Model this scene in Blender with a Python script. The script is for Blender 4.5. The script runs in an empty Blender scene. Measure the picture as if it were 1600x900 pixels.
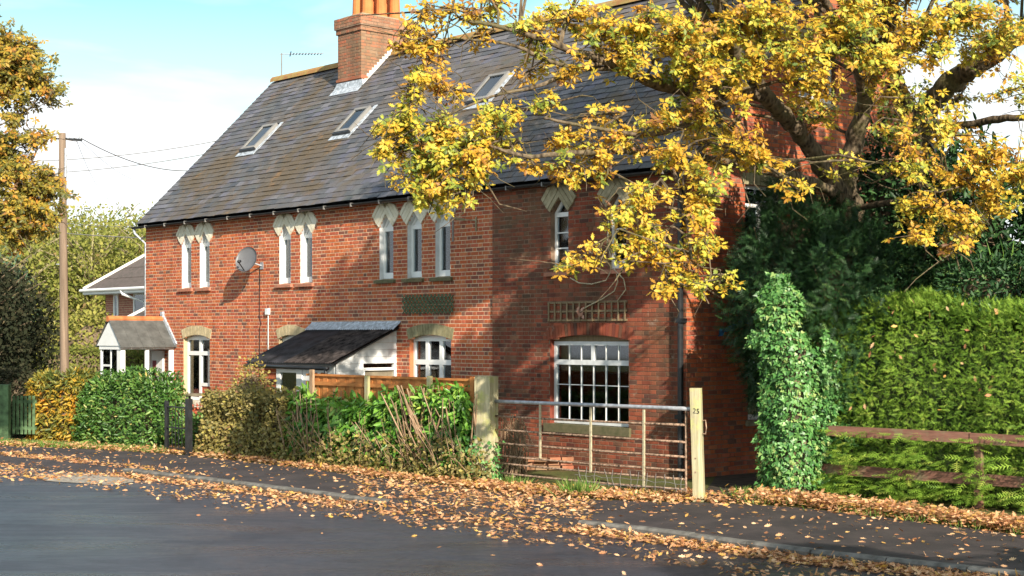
import bpy, math, random
import numpy as np
from mathutils import Vector, Matrix
R = math.radians
random.seed(7); rs = np.random.RandomState(11)
sc = bpy.context.scene
COL = sc.collection

# ------------------------------------------------------------------ camera
F, CX, HY, EYE = 2400.0, 800.0, 523.0, 2.4          # focal length in photo pixels, centre, horizon row, eye height
cam = bpy.data.cameras.new('camera'); camo = bpy.data.objects.new('camera', cam); COL.objects.link(camo)
cam.sensor_width = 36; cam.lens = F / 1600 * 36; cam.shift_y = (HY - 450) / 1600
cam.clip_end = 6000; cam.clip_start = 0.1
camo.location = (0, 0, EYE); camo.rotation_euler = (R(90), 0, 0); sc.camera = camo

# ------------------------------------------------------------------ light
SUN_EL, SUN_AZ = R(25.5), math.atan2(0.317, -0.803)       # azimuth measured from +Y towards +X
to_sun = Vector((math.sin(SUN_AZ) * math.cos(SUN_EL), math.cos(SUN_AZ) * math.cos(SUN_EL), math.sin(SUN_EL)))
sun = bpy.data.lights.new('sun', 'SUN'); sun.energy = 5.0; sun.angle = R(0.5); sun.color = (1.0, 0.90, 0.74)
suno = bpy.data.objects.new('sun', sun); COL.objects.link(suno)
suno.rotation_euler = to_sun.to_track_quat('Z', 'Y').to_euler(); suno.location = (10, -20, 30)
world = bpy.data.worlds.new('World'); sc.world = world; world.use_nodes = True
wt = world.node_tree; wt.nodes.clear()
def wn(t, **k):
    n = wt.nodes.new(t)
    for a, b in k.items(): setattr(n, a, b)
    return n
sky = wn('ShaderNodeTexSky', sky_type='NISHITA'); sky.sun_disc = False
sky.sun_elevation = SUN_EL; sky.sun_rotation = SUN_AZ; sky.air_density = 1.1; sky.ozone_density = 0.6
tc = wn('ShaderNodeTexCoord'); mp = wn('ShaderNodeMapping'); mp.inputs['Scale'].default_value = (1.0, 1.0, 4.2)
mp.inputs['Location'].default_value = (0.35, 0.2, 0.1)
n1 = wn('ShaderNodeTexNoise'); n1.inputs['Scale'].default_value = 2.6; n1.inputs['Detail'].default_value = 7; n1.inputs['Roughness'].default_value = 0.5
n1.inputs['Distortion'].default_value = 0.3
cr = wn('ShaderNodeValToRGB'); cr.color_ramp.elements[0].position = 0.41; cr.color_ramp.elements[1].position = 0.63
sep = wn('ShaderNodeSeparateXYZ'); low = wn('ShaderNodeMapRange')
low.inputs['From Min'].default_value = 0.06; low.inputs['From Max'].default_value = 0.21
low.inputs['To Min'].default_value = 0.95; low.inputs['To Max'].default_value = 0.0
mx = wn('ShaderNodeMath', operation='MAXIMUM'); mix = wn('ShaderNodeMix', data_type='RGBA')
mix.inputs['B'].default_value = (9.4, 9.7, 10.0, 1)
bg = wn('ShaderNodeBackground'); bg.inputs['Strength'].default_value = 0.076; out = wn('ShaderNodeOutputWorld')
L = wt.links.new
L(tc.outputs['Generated'], mp.inputs['Vector']); L(mp.outputs[0], n1.inputs['Vector']); L(n1.outputs['Fac'], cr.inputs[0])
L(tc.outputs['Generated'], sep.inputs[0]); L(sep.outputs['Z'], low.inputs['Value'])
L(cr.outputs[0], mx.inputs[0]); L(low.outputs[0], mx.inputs[1]); L(mx.outputs[0], mix.inputs['Factor'])
tint = wn('ShaderNodeMix', data_type='RGBA', blend_type='MULTIPLY'); tint.inputs['Factor'].default_value = 1.0; tint.inputs['B'].default_value = (1.0, 1.42, 1.35, 1)
L(sky.outputs[0], tint.inputs['A']); L(tint.outputs['Result'], mix.inputs['A']); L(mix.outputs['Result'], bg.inputs['Color']); L(bg.outputs[0], out.inputs[0])
sc.view_settings.view_transform = 'Standard'; sc.view_settings.look = 'None'
sc.view_settings.exposure = 0.84; sc.view_settings.gamma = 1
sc.cycles.max_bounces = 6; sc.cycles.transparent_max_bounces = 8

# ------------------------------------------------------------------ geometry helpers
def P(px, py, Z): return np.array([(px - CX) / F * Z, Z, EYE + (HY - py) / F * Z])
def G(px, py, z=0.0):                                      # photo pixel on the ground plane
    Z = (EYE - z) * F / (py - HY); return P(px, py, Z)
PX0 = 228; SC0 = 94 * (PX0 + 1350) / 2425; Y0 = F / SC0; X0 = (PX0 - CX) / SC0
U = np.array([0.6673, -0.7448, 0]); V = np.array([0.7448, 0.6673, 0]); O = np.array([X0, Y0, 0.0])
ANG = math.atan2(U[1], U[0]); LEN = 18.40; DEP = 7.9; OFF = 0.04
def toL(p): d = np.asarray(p) - O; return np.array([d @ U, d @ V, d[2]])
def toW(p): return O + U * p[0] + V * p[1] + np.array([0, 0, p[2]])
EYEL = toL((0, 0, EYE))
def hitL(px, py, q, n):                                    # ray through a photo pixel against a plane of the house's own frame
    d = toL(P(px, py, 1.0)) - EYEL; q = np.array(q, float); n = np.array(n, float)
    return EYEL + d * (((q - EYEL) @ n) / (d @ n))
def fac(px, py, d=0.0): return hitL(px, py, (0, -d, 0), (0, 1, 0))
def gab(px, py, d=0.0): return hitL(px, py, (LEN + d, 0, 0), (1, 0, 0))

def tag(o, label=None, cat=None, group=None, kind=None):
    if label: o['label'] = label
    if cat: o['category'] = cat
    if group: o['group'] = group
    if kind: o['kind'] = kind
    return o
def empty(name, loc=(0, 0, 0), rz=0, parent=None):
    o = bpy.data.objects.new(name, None); COL.objects.link(o); o.location = loc; o.rotation_euler = (0, 0, rz)
    o.empty_display_size = 0.2
    if parent: o.parent = parent
    return o
def thing(name, label, cat, loc=(0, 0, 0), rz=0, group=None):
    return tag(empty(name, loc, rz), label, cat, group)
def hthing(name, label, cat, l, group=None):                # a thing placed in the house's frame
    return thing(name, label, cat, tuple(toW(l)), ANG, group)

class MB:
    """collects faces; rnd is a per-face number the materials read"""
    def __init__(s): s.v = []; s.f = []; s.r = []; s.m = []; s.n = 0
    def add(s, vs, fs, r=0.0, m=0):
        s.v.extend([tuple(float(c) for c in p) for p in vs])
        for f in fs: s.f.append(tuple(i + s.n for i in f)); s.r.append(r); s.m.append(m)
        s.n += len(vs)
    def box(s, a, b, r=0.0, m=0, skip=()):
        x0, y0, z0 = a; x1, y1, z1 = b
        vs = [(x0,y0,z0),(x1,y0,z0),(x1,y1,z0),(x0,y1,z0),(x0,y0,z1),(x1,y0,z1),(x1,y1,z1),(x0,y1,z1)]
        fs = dict(b=(0,3,2,1), t=(4,5,6,7), f=(0,1,5,4), k=(2,3,7,6), l=(3,0,4,7), r=(1,2,6,5))
        s.add(vs, [fs[k] for k in fs if k not in skip], r, m)
    def obox(s, c, ax, ay, az, r=0.0, m=0):                 # centre and three half-axis vectors
        c, ax, ay, az = map(np.asarray, (c, ax, ay, az))
        vs = [c + sx*ax + sy*ay + sz*az for sz in (-1, 1) for sx, sy in ((-1,-1),(1,-1),(1,1),(-1,1))]
        s.add(vs, [(0,3,2,1),(4,5,6,7),(0,1,5,4),(2,3,7,6),(3,0,4,7),(1,2,6,5)], r, m)
    def bar(s, a, b, w, h, r=0.0, m=0, up=(0,0,1)):         # rectangular bar from a to b
        a = np.asarray(a, float); b = np.asarray(b, float); d = b - a; l = np.linalg.norm(d); d = d / l
        up = np.asarray(up, float); sd = np.cross(d, up)
        if np.linalg.norm(sd) < 1e-4: sd = np.cross(d, (1, 0, 0))
        sd = sd / np.linalg.norm(sd); u2 = np.cross(sd, d)
        s.obox((a + b) / 2, d * l / 2, sd * w / 2, u2 * h / 2, r, m)
    def tube(s, pts, rad, seg=8, r=0.0, m=0, caps=True):
        pts = [np.asarray(p, float) for p in pts]; n = len(pts)
        if not hasattr(rad, '__len__'): rad = [rad] * n
        t0 = pts[1] - pts[0]; t0 = t0 / np.linalg.norm(t0)
        ref = np.cross(t0, (0, 0, 1.0)); 
        if np.linalg.norm(ref) < 0.05: ref = np.cross(t0, (1.0, 0, 0))
        ref /= np.linalg.norm(ref); vs = []
        for i in range(n):
            t = pts[min(i + 1, n - 1)] - pts[max(i - 1, 0)]; t = t / (np.linalg.norm(t) + 1e-9)
            ref = ref - t * (ref @ t); ref /= np.linalg.norm(ref) + 1e-9; b = np.cross(t, ref)
            for k in range(seg):
                a = 2 * math.pi * k / seg; vs.append(pts[i] + (ref * math.cos(a) + b * math.sin(a)) * rad[i])
        fs = [(i*seg+k, i*seg+(k+1) % seg, (i+1)*seg+(k+1) % seg, (i+1)*seg+k) for i in range(n-1) for k in range(seg)]
        if caps: fs += [tuple(range(seg))[::-1], tuple((n-1)*seg + k for k in range(seg))]
        s.add(vs, fs, r, m)
    def prism(s, poly, y0, y1, r=0.0, m=0):                 # polygon in x,z extruded along y (y0 is the front)
        n = len(poly); vs = [(x, y0, z) for x, z in poly] + [(x, y1, z) for x, z in poly]
        fs = [tuple(range(n)), tuple(range(n, 2*n))[::-1]] + [(i, i+n, (i+1) % n + n, (i+1) % n) for i in range(n)]
        s.add(vs, fs, r, m)
    def build(s, name, mats, parent=None, smooth=False, kind=None, loc=None):
        if not isinstance(mats, (list, tuple)): mats = [mats]
        me = bpy.data.meshes.new(name); me.from_pydata(s.v, [], s.f)
        a = me.attributes.new('rnd', 'FLOAT', 'FACE'); a.data.foreach_set('value', np.array(s.r, dtype=np.float32))
        for m in mats: me.materials.append(m)
        if len(mats) > 1: me.polygons.foreach_set('material_index', s.m)
        if smooth: me.polygons.foreach_set('use_smooth', [True] * len(s.f))
        me.update()
        o = bpy.data.objects.new(name, me); COL.objects.link(o)
        if parent: o.parent = parent
        if loc is not None: o.location = loc
        if kind: o['kind'] = kind
        return o

def np_mesh(name, verts, faces, rnd, mat, parent=None, kind=None, smooth=False):
    """fast mesh of triangles / quads: verts (N,3), faces (M,k), rnd (M,)"""
    me = bpy.data.meshes.new(name); k = faces.shape[1]
    me.vertices.add(len(verts)); me.vertices.foreach_set('co', verts.astype(np.float32).ravel())
    me.loops.add(faces.size); me.loops.foreach_set('vertex_index', faces.astype(np.int32).ravel())
    me.polygons.add(len(faces)); me.polygons.foreach_set('loop_start', np.arange(0, faces.size, k, dtype=np.int32))
    a = me.attributes.new('rnd', 'FLOAT', 'FACE'); a.data.foreach_set('value', rnd.astype(np.float32))
    me.materials.append(mat); me.update(calc_edges=True)
    if smooth: me.polygons.foreach_set('use_smooth', [True] * len(faces))
    o = bpy.data.objects.new(name, me); COL.objects.link(o)
    if parent: o.parent = parent
    if kind: o['kind'] = kind
    return o
def unit(a): return a / (np.linalg.norm(a, axis=-1, keepdims=True) + 1e-9)
def leaves(name, tmpl, pos, axis, nrm, size, rnd, mat, parent=None, kind=None):
    tv, tf = tmpl; n = len(pos); axis = unit(axis); nrm = unit(nrm - axis * (nrm * axis).sum(1, keepdims=True)); y = np.cross(nrm, axis)
    s = np.asarray(size).reshape(-1, 1, 1) * np.ones((n, 1, 1))
    vs = pos[:, None, :] + s * (tv[None, :, 0:1] * axis[:, None] + tv[None, :, 1:2] * y[:, None] + tv[None, :, 2:3] * nrm[:, None])
    fs = tf[None] + (np.arange(n) * len(tv))[:, None, None]
    return np_mesh(name, vs.reshape(-1, 3), fs.reshape(-1, tf.shape[1]), np.repeat(rnd, len(tf)), mat, parent, kind)
def wob(p, f=1.0, seed=0.0):                                # smooth pseudo noise in -1..1
    x, y, z = p[..., 0] * f + seed, p[..., 1] * f + seed * 1.7, p[..., 2] * f + seed * 0.6
    return (np.sin(1.7*x + 1.3*np.sin(2.1*y)) + np.sin(2.3*y + 1.7*np.sin(1.9*z)) + np.sin(1.9*z + 1.1*np.sin(2.7*x)) + 0.6*np.sin(5.1*x+4.3*y) + 0.6*np.sin(4.7*z-3.9*y)) / 4.2

def T(v, f): return np.array(v, float), np.array(f, int)
OAK = T([(0,0,0),(.22,0,-.02),(.5,0,-.03),(.78,0,-.01),(1.0,0,.06),
         (.24,.17,.03),(.36,.08,0),(.46,.27,.06),(.62,.12,0),(.74,.24,.06),(.88,.10,.04),
         (.24,-.17,.03),(.36,-.08,0),(.46,-.27,.06),(.62,-.12,0),(.74,-.24,.06),(.88,-.10,.04)],
        [(0,1,5),(1,6,5),(1,2,7),(2,8,7),(2,3,9),(3,4,10),(0,11,1),(1,11,12),(1,13,2),(2,13,14),(2,15,3),(3,16,4)])
ELL = T([(0,0,0),(.5,0,-.05),(1,0,-.02),(.3,.17,.05),(.7,.15,.05),(.3,-.17,.05),(.7,-.15,.05)],
        [(0,1,3),(1,4,3),(1,2,4),(0,5,1),(1,5,6),(1,6,2)])
DIA = T([(0,0,0),(1,0,0),(.5,.32,.1),(.5,-.32,.1)], [(0,1,2),(0,3,1)])
IVY = T([(0,0,0),(-.12,.3,.02),(.2,.5,.05),(.4,.25,.02),(1,0,.06),(.4,-.25,.02),(.2,-.5,.05),(-.12,-.3,.02),(.3,0,-.03)],
        [(8,0,1),(8,1,2),(8,2,3),(8,3,4),(8,4,5),(8,5,6),(8,6,7),(8,7,0)])
SPR = T([(0,0,0),(1,0,-.12),(.02,.03,0)] + [q for i in range(5) for q in ((.1+.17*i,0,-.01*i),(.3+.17*i,.28-.035*i,-.03),(.19+.17*i,0,-.01*i),
         (.15+.17*i,0,-.01*i),(.36+.17*i,-.28+.035*i,-.03),(.24+.17*i,0,-.01*i))],
        [(0,1,2)] + [t for i in range(5) for t in ((3+6*i,4+6*i,5+6*i),(6+6*i,7+6*i,8+6*i))])
BLD = T([(0,-.04,0),(0,.04,0),(.5,.03,.08),(.5,-.03,.08),(1,0,.35)], [(0,1,2),(0,2,3),(3,2,4)])

# ------------------------------------------------------------------ materials
def M(name, rough=0.8, spec=0.3):
    m = bpy.data.materials.new(name); m.use_nodes = True; nt = m.node_tree; b = nt.nodes['Principled BSDF']
    b.inputs['Roughness'].default_value = rough; b.inputs['Specular IOR Level'].default_value = spec
    return m, nt, b
def node(nt, t, **k):
    n = nt.nodes.new(t)
    for a, v in k.items(): setattr(n, a, v)
    return n
def ramp(nt, cols, fac=None, interp='LINEAR'):
    r = node(nt, 'ShaderNodeValToRGB'); r.color_ramp.interpolation = interp; e = r.color_ramp.elements
    while len(e) < len(cols): e.new(0.5)
    for i, (p, c) in enumerate(cols): e[i].position = p; e[i].color = (*c, 1)
    if fac is not None: nt.links.new(fac, r.inputs[0])
    return r
def noise(nt, scale, detail=4, rough=0.55, vec=None, dist=0.0):
    n = node(nt, 'ShaderNodeTexNoise'); n.inputs['Scale'].default_value = scale; n.inputs['Detail'].default_value = detail
    n.inputs['Roughness'].default_value = rough; n.inputs['Distortion'].default_value = dist
    if vec is None:
        g = node(nt, 'ShaderNodeNewGeometry'); vec = g.outputs['Position']
    nt.links.new(vec, n.inputs['Vector']); return n
def mixc(nt, a, b, fac, mode='MIX'):
    m = node(nt, 'ShaderNodeMix', data_type='RGBA', blend_type=mode)
    for s, v in (('A', a), ('B', b), ('Factor', fac)):
        if isinstance(v, (int, float)): m.inputs[s].default_value = v
        elif isinstance(v, tuple): m.inputs[s].default_value = (*v, 1)
        else: nt.links.new(v, m.inputs[s])
    return m.outputs['Result']
def bump(nt, b, h, dist=0.01, strength=0.5):
    n = node(nt, 'ShaderNodeBump'); n.inputs['Distance'].default_value = dist; n.inputs['Strength'].default_value = strength
    nt.links.new(h, n.inputs['Height']); nt.links.new(n.outputs[0], b.inputs['Normal'])
def rndval(nt, objs=True):                                 # per-face number plus per-object random, wrapped
    a = node(nt, 'ShaderNodeAttribute', attribute_name='rnd')
    if not objs: return a.outputs['Fac']
    oi = node(nt, 'ShaderNodeObjectInfo'); ad = node(nt, 'ShaderNodeMath', operation='ADD'); fr = node(nt, 'ShaderNodeMath', operation='FRACT')
    nt.links.new(a.outputs['Fac'], ad.inputs[0]); nt.links.new(oi.outputs['Random'], ad.inputs[1]); nt.links.new(ad.outputs[0], fr.inputs[0])
    return fr.outputs[0]

def flat(name, c, rough=0.7, var=0.12, scale=6.0, spec=0.3, metal=0.0, bmp=0.0):
    m, nt, b = M(name, rough, spec); n = noise(nt, scale, 5)
    lo = tuple(max(0, x * (1 - var * 2)) for x in c); hi = tuple(x * (1 + var) for x in c)
    r = ramp(nt, [(0.3, lo), (0.7, hi)], n.outputs['Fac']); nt.links.new(r.outputs[0], b.inputs['Base Color'])
    b.inputs['Metallic'].default_value = metal
    if bmp: bump(nt, b, n.outputs['Fac'], bmp)
    return m

def brickmat(name, cols, dirt=0.5, dirtc=(0.07, 0.05, 0.04)):
    m, nt, b = M(name, 0.9, 0.15); r = ramp(nt, cols, rndval(nt), 'LINEAR')
    n = noise(nt, 60, 3); c = mixc(nt, r.outputs[0], n.outputs['Fac'], 0.22, 'OVERLAY')
    n2 = noise(nt, 0.8, 6, 0.65); d = ramp(nt, [(0.45, (0, 0, 0)), (0.72, (1, 1, 1))], n2.outputs['Fac'])
    mm = node(nt, 'ShaderNodeMath', operation='MULTIPLY'); mm.inputs[1].default_value = dirt; nt.links.new(d.outputs[0], mm.inputs[0])
    c = mixc(nt, c, dirtc, mm.outputs[0])
    g = node(nt, 'ShaderNodeNewGeometry'); mp2 = node(nt, 'ShaderNodeMapping'); mp2.inputs['Scale'].default_value = (1.6, 1.6, .22); nt.links.new(g.outputs['Position'], mp2.inputs[0])
    n4 = noise(nt, 1.5, 7, 0.65, mp2.outputs[0], 0.3); s4 = ramp(nt, [(0.38, (.72,.70,.70)), (0.52, (1,1,1)), (0.64, (1.12,1.12,1.10))], n4.outputs['Fac']); c = mixc(nt, c, s4.outputs[0], min(1.0, dirt * 1.2), 'MULTIPLY')
    n5 = noise(nt, 3.2, 8, 0.75); p5 = ramp(nt, [(0.60, (0,0,0)), (0.70, (.5,.5,.5))], n5.outputs['Fac']); c = mixc(nt, c, (.46,.36,.29), p5.outputs[0])
    nt.links.new(c, b.inputs['Base Color']); bump(nt, b, n.outputs['Fac'], 0.004)
    return m
BR = [(0.0, (.43,.095,.042)), (0.18, (.53,.14,.05)), (0.3, (.36,.075,.042)), (0.45, (.50,.13,.07)), (0.6, (.45,.115,.038)), (0.72, (.56,.18,.08)), (0.82, (.28,.075,.05)), (0.9, (.19,.09,.065)), (1.0, (.48,.12,.06))]
MAT = {}
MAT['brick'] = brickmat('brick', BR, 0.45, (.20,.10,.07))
MAT['brick_old_shade'] = brickmat('brick_weathered_shade', [(0, (.24,.06,.035)), (.2, (.33,.09,.05)), (.4, (.17,.055,.038)), (.55, (.29,.085,.045)), (.7, (.22,.055,.035)), (.85, (.10,.05,.04)), (1, (.24,.11,.065))], 0.85, (.10,.08,.045))  # soot and wear, plus the oak's shade darkened into the brick colours
MAT['brick_chim'] = brickmat('brick_chimney', [(0, (.38,.16,.09)), (.25, (.30,.15,.09)), (.45, (.45,.14,.08)), (.65, (.24,.14,.09)), (.85, (.36,.2,.13)), (1, (.26,.13,.08))], 0.6, (.17,.14,.08))
MAT['brick_mod'] = brickmat('brick_modern', [(0, (.42,.17,.12)), (.4, (.36,.13,.10)), (.7, (.48,.2,.14)), (1, (.32,.13,.11))], 0.1)
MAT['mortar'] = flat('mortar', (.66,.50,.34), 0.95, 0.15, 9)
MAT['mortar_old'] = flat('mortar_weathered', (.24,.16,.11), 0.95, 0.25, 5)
MAT['stone'] = None
def stonemat(name, a, b_, dark):
    m, nt, b = M(name, 0.9, 0.2); r = rndval(nt); c = mixc(nt, a, b_, r); n = noise(nt, 7, 6, 0.7)
    d = ramp(nt, [(0.42, (0,0,0)), (0.7, (1,1,1))], n.outputs['Fac']); c = mixc(nt, c, dark, d.outputs[0]); nt.links.new(c, b.inputs['Base Color'])
    bump(nt, b, n.outputs['Fac'], 0.01); return m
MAT['stone'] = stonemat('pale_stone', (.70,.64,.50), (.78,.74,.64), (.60,.54,.40))
MAT['stone_old_shade'] = stonemat('weathered_shade_stone', (.33,.29,.19), (.42,.37,.25), (.20,.17,.10))  # worn stone; on the hood caps its dark tone paints in shade
MAT['tan'] = stonemat('tan_brick', (.58,.47,.30), (.50,.40,.24), (.36,.29,.17))
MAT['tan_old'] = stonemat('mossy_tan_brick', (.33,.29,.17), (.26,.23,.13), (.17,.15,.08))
MAT['sill'] = stonemat('red_sill', (.42,.16,.10), (.50,.22,.15), (.26,.14,.09))
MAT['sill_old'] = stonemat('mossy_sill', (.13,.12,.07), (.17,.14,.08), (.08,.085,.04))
MAT['white'] = flat('white_paint', (.80,.80,.79), 0.35, 0.03, 3, 0.4)
MAT['white_old'] = flat('weathered_white_paint', (.66,.67,.68), 0.5, 0.1, 5, 0.3)
MAT['dark'] = flat('dark_room', (.05,.05,.055), 0.9, 0.4, 1.5)
MAT['curtain'] = flat('curtain_cloth', (.55,.55,.48), 0.9, 0.1, 3)
MAT['black_metal'] = flat('black_gutter', (.016,.017,.02), 0.4, 0.3, 8, 0.5)
MAT['grey_metal'] = flat('grey_steel', (.42,.44,.48), 0.45, 0.2, 12, 0.5, 0.3)
MAT['rust'] = flat('rusty_steel', (.36,.24,.17), 0.85, 0.45, 22, 0.2)
MAT['rustpale'] = flat('pale_galvanised_bar', (.50,.44,.30), 0.75, 0.2, 22, 0.3)
MAT['dish'] = flat('grey_dish', (.12,.12,.13), 0.45, 0.06, 5, 0.5)
MAT['lead'] = flat('lead_sheet', (.46,.50,.56), 0.45, 0.3, 14, 0.5)
MAT['whitelead'] = flat('white_mortar_fillet', (.78,.74,.70), 0.8, 0.1, 20)
MAT['terra'] = flat('terracotta', (.60,.19,.06), 0.75, 0.12, 4)
MAT['terra_dark'] = flat('ridge_terracotta', (.52,.17,.06), 0.8, 0.2, 5)
MAT['felt'] = flat('black_corrugated_sheet', (.026,.025,.03), 0.6, 0.5, 4, 0.3)
MAT['felt_moss'] = flat('old_corrugated_sheet', (.05,.04,.038), 0.85, 0.6, 7, 0.2)
MAT['concrete'] = flat('concrete', (.34,.30,.25), 0.9, 0.25, 12, 0.2, 0, 0.01)
MAT['kerb'] = flat('kerb_concrete', (.16,.15,.135), 0.8, 0.3, 6, 0.3, 0, 0.01)
MAT['maroon'] = flat('maroon_door', (.22,.04,.05), 0.5, 0.1, 4)
MAT['blue'] = flat('blue_rag', (.04,.18,.40), 0.8, 0.2, 20)
MAT['plank'] = flat('grey_brown_board', (.20,.17,.12), 0.8, 0.3, 4)
MAT['ivory'] = flat('cream_blind', (.50,.38,.22), 0.9, 0.3, 3)
MAT['wire'] = flat('grey_wire', (.22,.21,.20), 0.6, 0.1, 3)
MAT['greenpost'] = flat('green_stained_wood', (.10,.17,.08), 0.8, 0.3, 9)
MAT['hedgecore'] = flat('inner_cypress_growth', (.035,.055,.018), 0.95, 0.45, 9)
MAT['soil'] = flat('dark_soil', (.06,.045,.03), 0.95, 0.4, 6)

def woodmat(name, a, b_, scale=(30, 30, 2.0), rough=0.8, moss=None):
    m, nt, b = M(name, rough, 0.2); tcn = node(nt, 'ShaderNodeTexCoord'); mpn = node(nt, 'ShaderNodeMapping'); mpn.inputs['Scale'].default_value = scale
    nt.links.new(tcn.outputs['Object'], mpn.inputs[0]); n = noise(nt, 1.0, 6, 0.6, mpn.outputs[0], 0.6)
    r = ramp(nt, [(0.3, a), (0.7, b_)], n.outputs['Fac']); c = r.outputs[0]
    rv = rndval(nt); c = mixc(nt, c, rv, 0.15, 'OVERLAY')
    if moss:
        n2 = noise(nt, 3.0, 5, 0.7); d = ramp(nt, [(0.5, (0,0,0)), (0.66, (1,1,1))], n2.outputs['Fac']); c = mixc(nt, c, moss, d.outputs[0])
    nt.links.new(c, b.inputs['Base Color']); bump(nt, b, n.outputs['Fac'], 0.006); return m
MAT['post'] = woodmat('weathered_post_wood', (.30,.26,.16), (.54,.49,.32), moss=(.42,.42,.16))
MAT['polewood'] = woodmat('pole_wood', (.10,.072,.052), (.25,.18,.13), (14, 14, .8))
MAT['fence'] = woodmat('orange_fence_wood', (.36,.13,.04), (.52,.22,.07), (6, 6, 18))
MAT['rail'] = woodmat('red_brown_rail', (.13,.062,.045), (.27,.13,.095), (3, 25, 25), moss=(.22,.18,.11))
MAT['trellis'] = woodmat('trellis_wood', (.17,.12,.07), (.26,.20,.12))
MAT['trellis_green'] = woodmat('green_trellis_wood', (.07,.11,.06), (.12,.16,.09))
MAT['stem'] = woodmat('dead_stem', (.20,.12,.07), (.42,.29,.19), (20, 20, 6))
MAT['twig'] = woodmat('twig', (.10,.07,.045), (.20,.15,.10), (20, 20, 20))

def barkmat(name, a, b_, moss):
    m, nt, b = M(name, 0.95, 0.1); n = noise(nt, 9.0, 8, 0.7, None, 1.2); w = node(nt, 'ShaderNodeTexVoronoi'); w.inputs['Scale'].default_value = 16
    g = node(nt, 'ShaderNodeNewGeometry'); mpn = node(nt, 'ShaderNodeMapping'); mpn.inputs['Scale'].default_value = (1, 1, .3); nt.links.new(g.outputs['Position'], mpn.inputs[0])
    nt.links.new(mpn.outputs[0], w.inputs['Vector']); ml = node(nt, 'ShaderNodeMath', operation='MULTIPLY'); nt.links.new(n.outputs['Fac'], ml.inputs[0]); nt.links.new(w.outputs['Distance'], ml.inputs[1])
    r = ramp(nt, [(0.05, a), (0.4, b_)], ml.outputs[0]); n2 = noise(nt, 2.0, 5, 0.6); d = ramp(nt, [(0.5, (0,0,0)), (0.65, (1,1,1))], n2.outputs['Fac'])
    nt.links.new(mixc(nt, r.outputs[0], moss, d.outputs[0]), b.inputs['Base Color']); bump(nt, b, ml.outputs[0], 0.04, 0.9); return m
MAT['bark'] = barkmat('oak_bark', (.035,.026,.02), (.20,.15,.10), (.12,.105,.05))
MAT['bark2'] = barkmat('pale_bark', (.16,.12,.07), (.36,.31,.18), (.28,.27,.12))

def leafmat(name, cols, trans=0.35, rough=0.5, spec=0.4, hue=None):
    m, nt, b = M(name, rough, spec); a = node(nt, 'ShaderNodeAttribute', attribute_name='rnd')
    r = ramp(nt, cols, a.outputs['Fac']); n = noise(nt, 40, 2); c = mixc(nt, r.outputs[0], n.outputs['Fac'], 0.18, 'OVERLAY')
    nt.links.new(c, b.inputs['Base Color'])
    t = node(nt, 'ShaderNodeBsdfTranslucent'); nt.links.new(c, t.inputs['Color']); mx_ = node(nt, 'ShaderNodeMixShader'); mx_.inputs[0].default_value = trans
    o = nt.nodes['Material Output']; nt.links.new(b.outputs[0], mx_.inputs[1]); nt.links.new(t.outputs[0], mx_.inputs[2]); nt.links.new(mx_.outputs[0], o.inputs[0])
    return m
MAT['oakleaf'] = leafmat('oak_leaf', [(0, (.10,.15,.03)), (.16, (.25,.30,.04)), (.3, (.50,.48,.06)), (.45, (.67,.47,.05)), (.6, (.64,.38,.035)), (.75, (.52,.27,.03)), (.88, (.32,.14,.03)), (1, (.18,.08,.035))], 0.33)
MAT['oakleft'] = leafmat('oak_leaf_left', [(0, (.08,.09,.02)), (.25, (.20,.18,.03)), (.5, (.44,.31,.04)), (.7, (.50,.22,.03)), (.85, (.26,.11,.03)), (1, (.13,.08,.04))], 0.3)
MAT['litter'] = leafmat('fallen_leaf', [(0, (.30,.13,.06)), (.25, (.52,.24,.11)), (.5, (.64,.35,.17)), (.7, (.72,.46,.27)), (.85, (.62,.36,.08)), (1, (.24,.12,.06))], 0.15, 0.55, 0.35)
MAT['laurel'] = leafmat('laurel_leaf', [(0, (.04,.11,.02)), (.35, (.10,.26,.03)), (.7, (.22,.42,.06)), (.9, (.34,.50,.10)), (1, (.50,.44,.10))], 0.22, 0.36, 0.5)
MAT['bushleaf'] = leafmat('glossy_bush_leaf', [(0, (.025,.06,.015)), (.4, (.06,.15,.025)), (.75, (.14,.26,.05)), (.92, (.26,.34,.09)), (1, (.42,.34,.10))], 0.2, 0.42, 0.45)
MAT['privet'] = leafmat('privet_leaf', [(0, (.09,.10,.03)), (.3, (.22,.19,.06)), (.6, (.32,.25,.09)), (.85, (.42,.36,.08)), (1, (.30,.16,.08))], 0.25)
MAT['beech'] = leafmat('beech_leaf', [(0, (.10,.13,.03)), (.3, (.28,.24,.04)), (.55, (.62,.38,.04)), (.8, (.58,.24,.03)), (1, (.40,.12,.03))], 0.3)
MAT['conifer'] = leafmat('cypress_spray', [(0, (.05,.12,.015)), (.4, (.15,.27,.03)), (.75, (.27,.41,.05)), (1, (.44,.50,.10))], 0.2, 0.6, 0.25)
MAT['darkcon'] = leafmat('dark_evergreen_spray', [(0, (.010,.028,.012)), (.5, (.02,.06,.02)), (.9, (.06,.14,.04)), (1, (.14,.22,.06))], 0.15, 0.5, 0.3)
MAT['ivyleaf'] = leafmat('ivy_leaf', [(0, (.035,.12,.03)), (.4, (.09,.24,.06)), (.8, (.18,.36,.10)), (1, (.34,.42,.14))], 0.15, 0.42, 0.5)
MAT['grassb'] = leafmat('grass_blade', [(0, (.06,.14,.02)), (.6, (.16,.30,.04)), (1, (.34,.34,.12))], 0.3)
MAT['wood_far'] = leafmat('far_foliage', [(0, (.09,.12,.03)), (.35, (.20,.22,.05)), (.7, (.31,.30,.07)), (.9, (.40,.36,.10)), (1, (.30,.20,.09))], 0.35, 0.8, 0.1)
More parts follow.
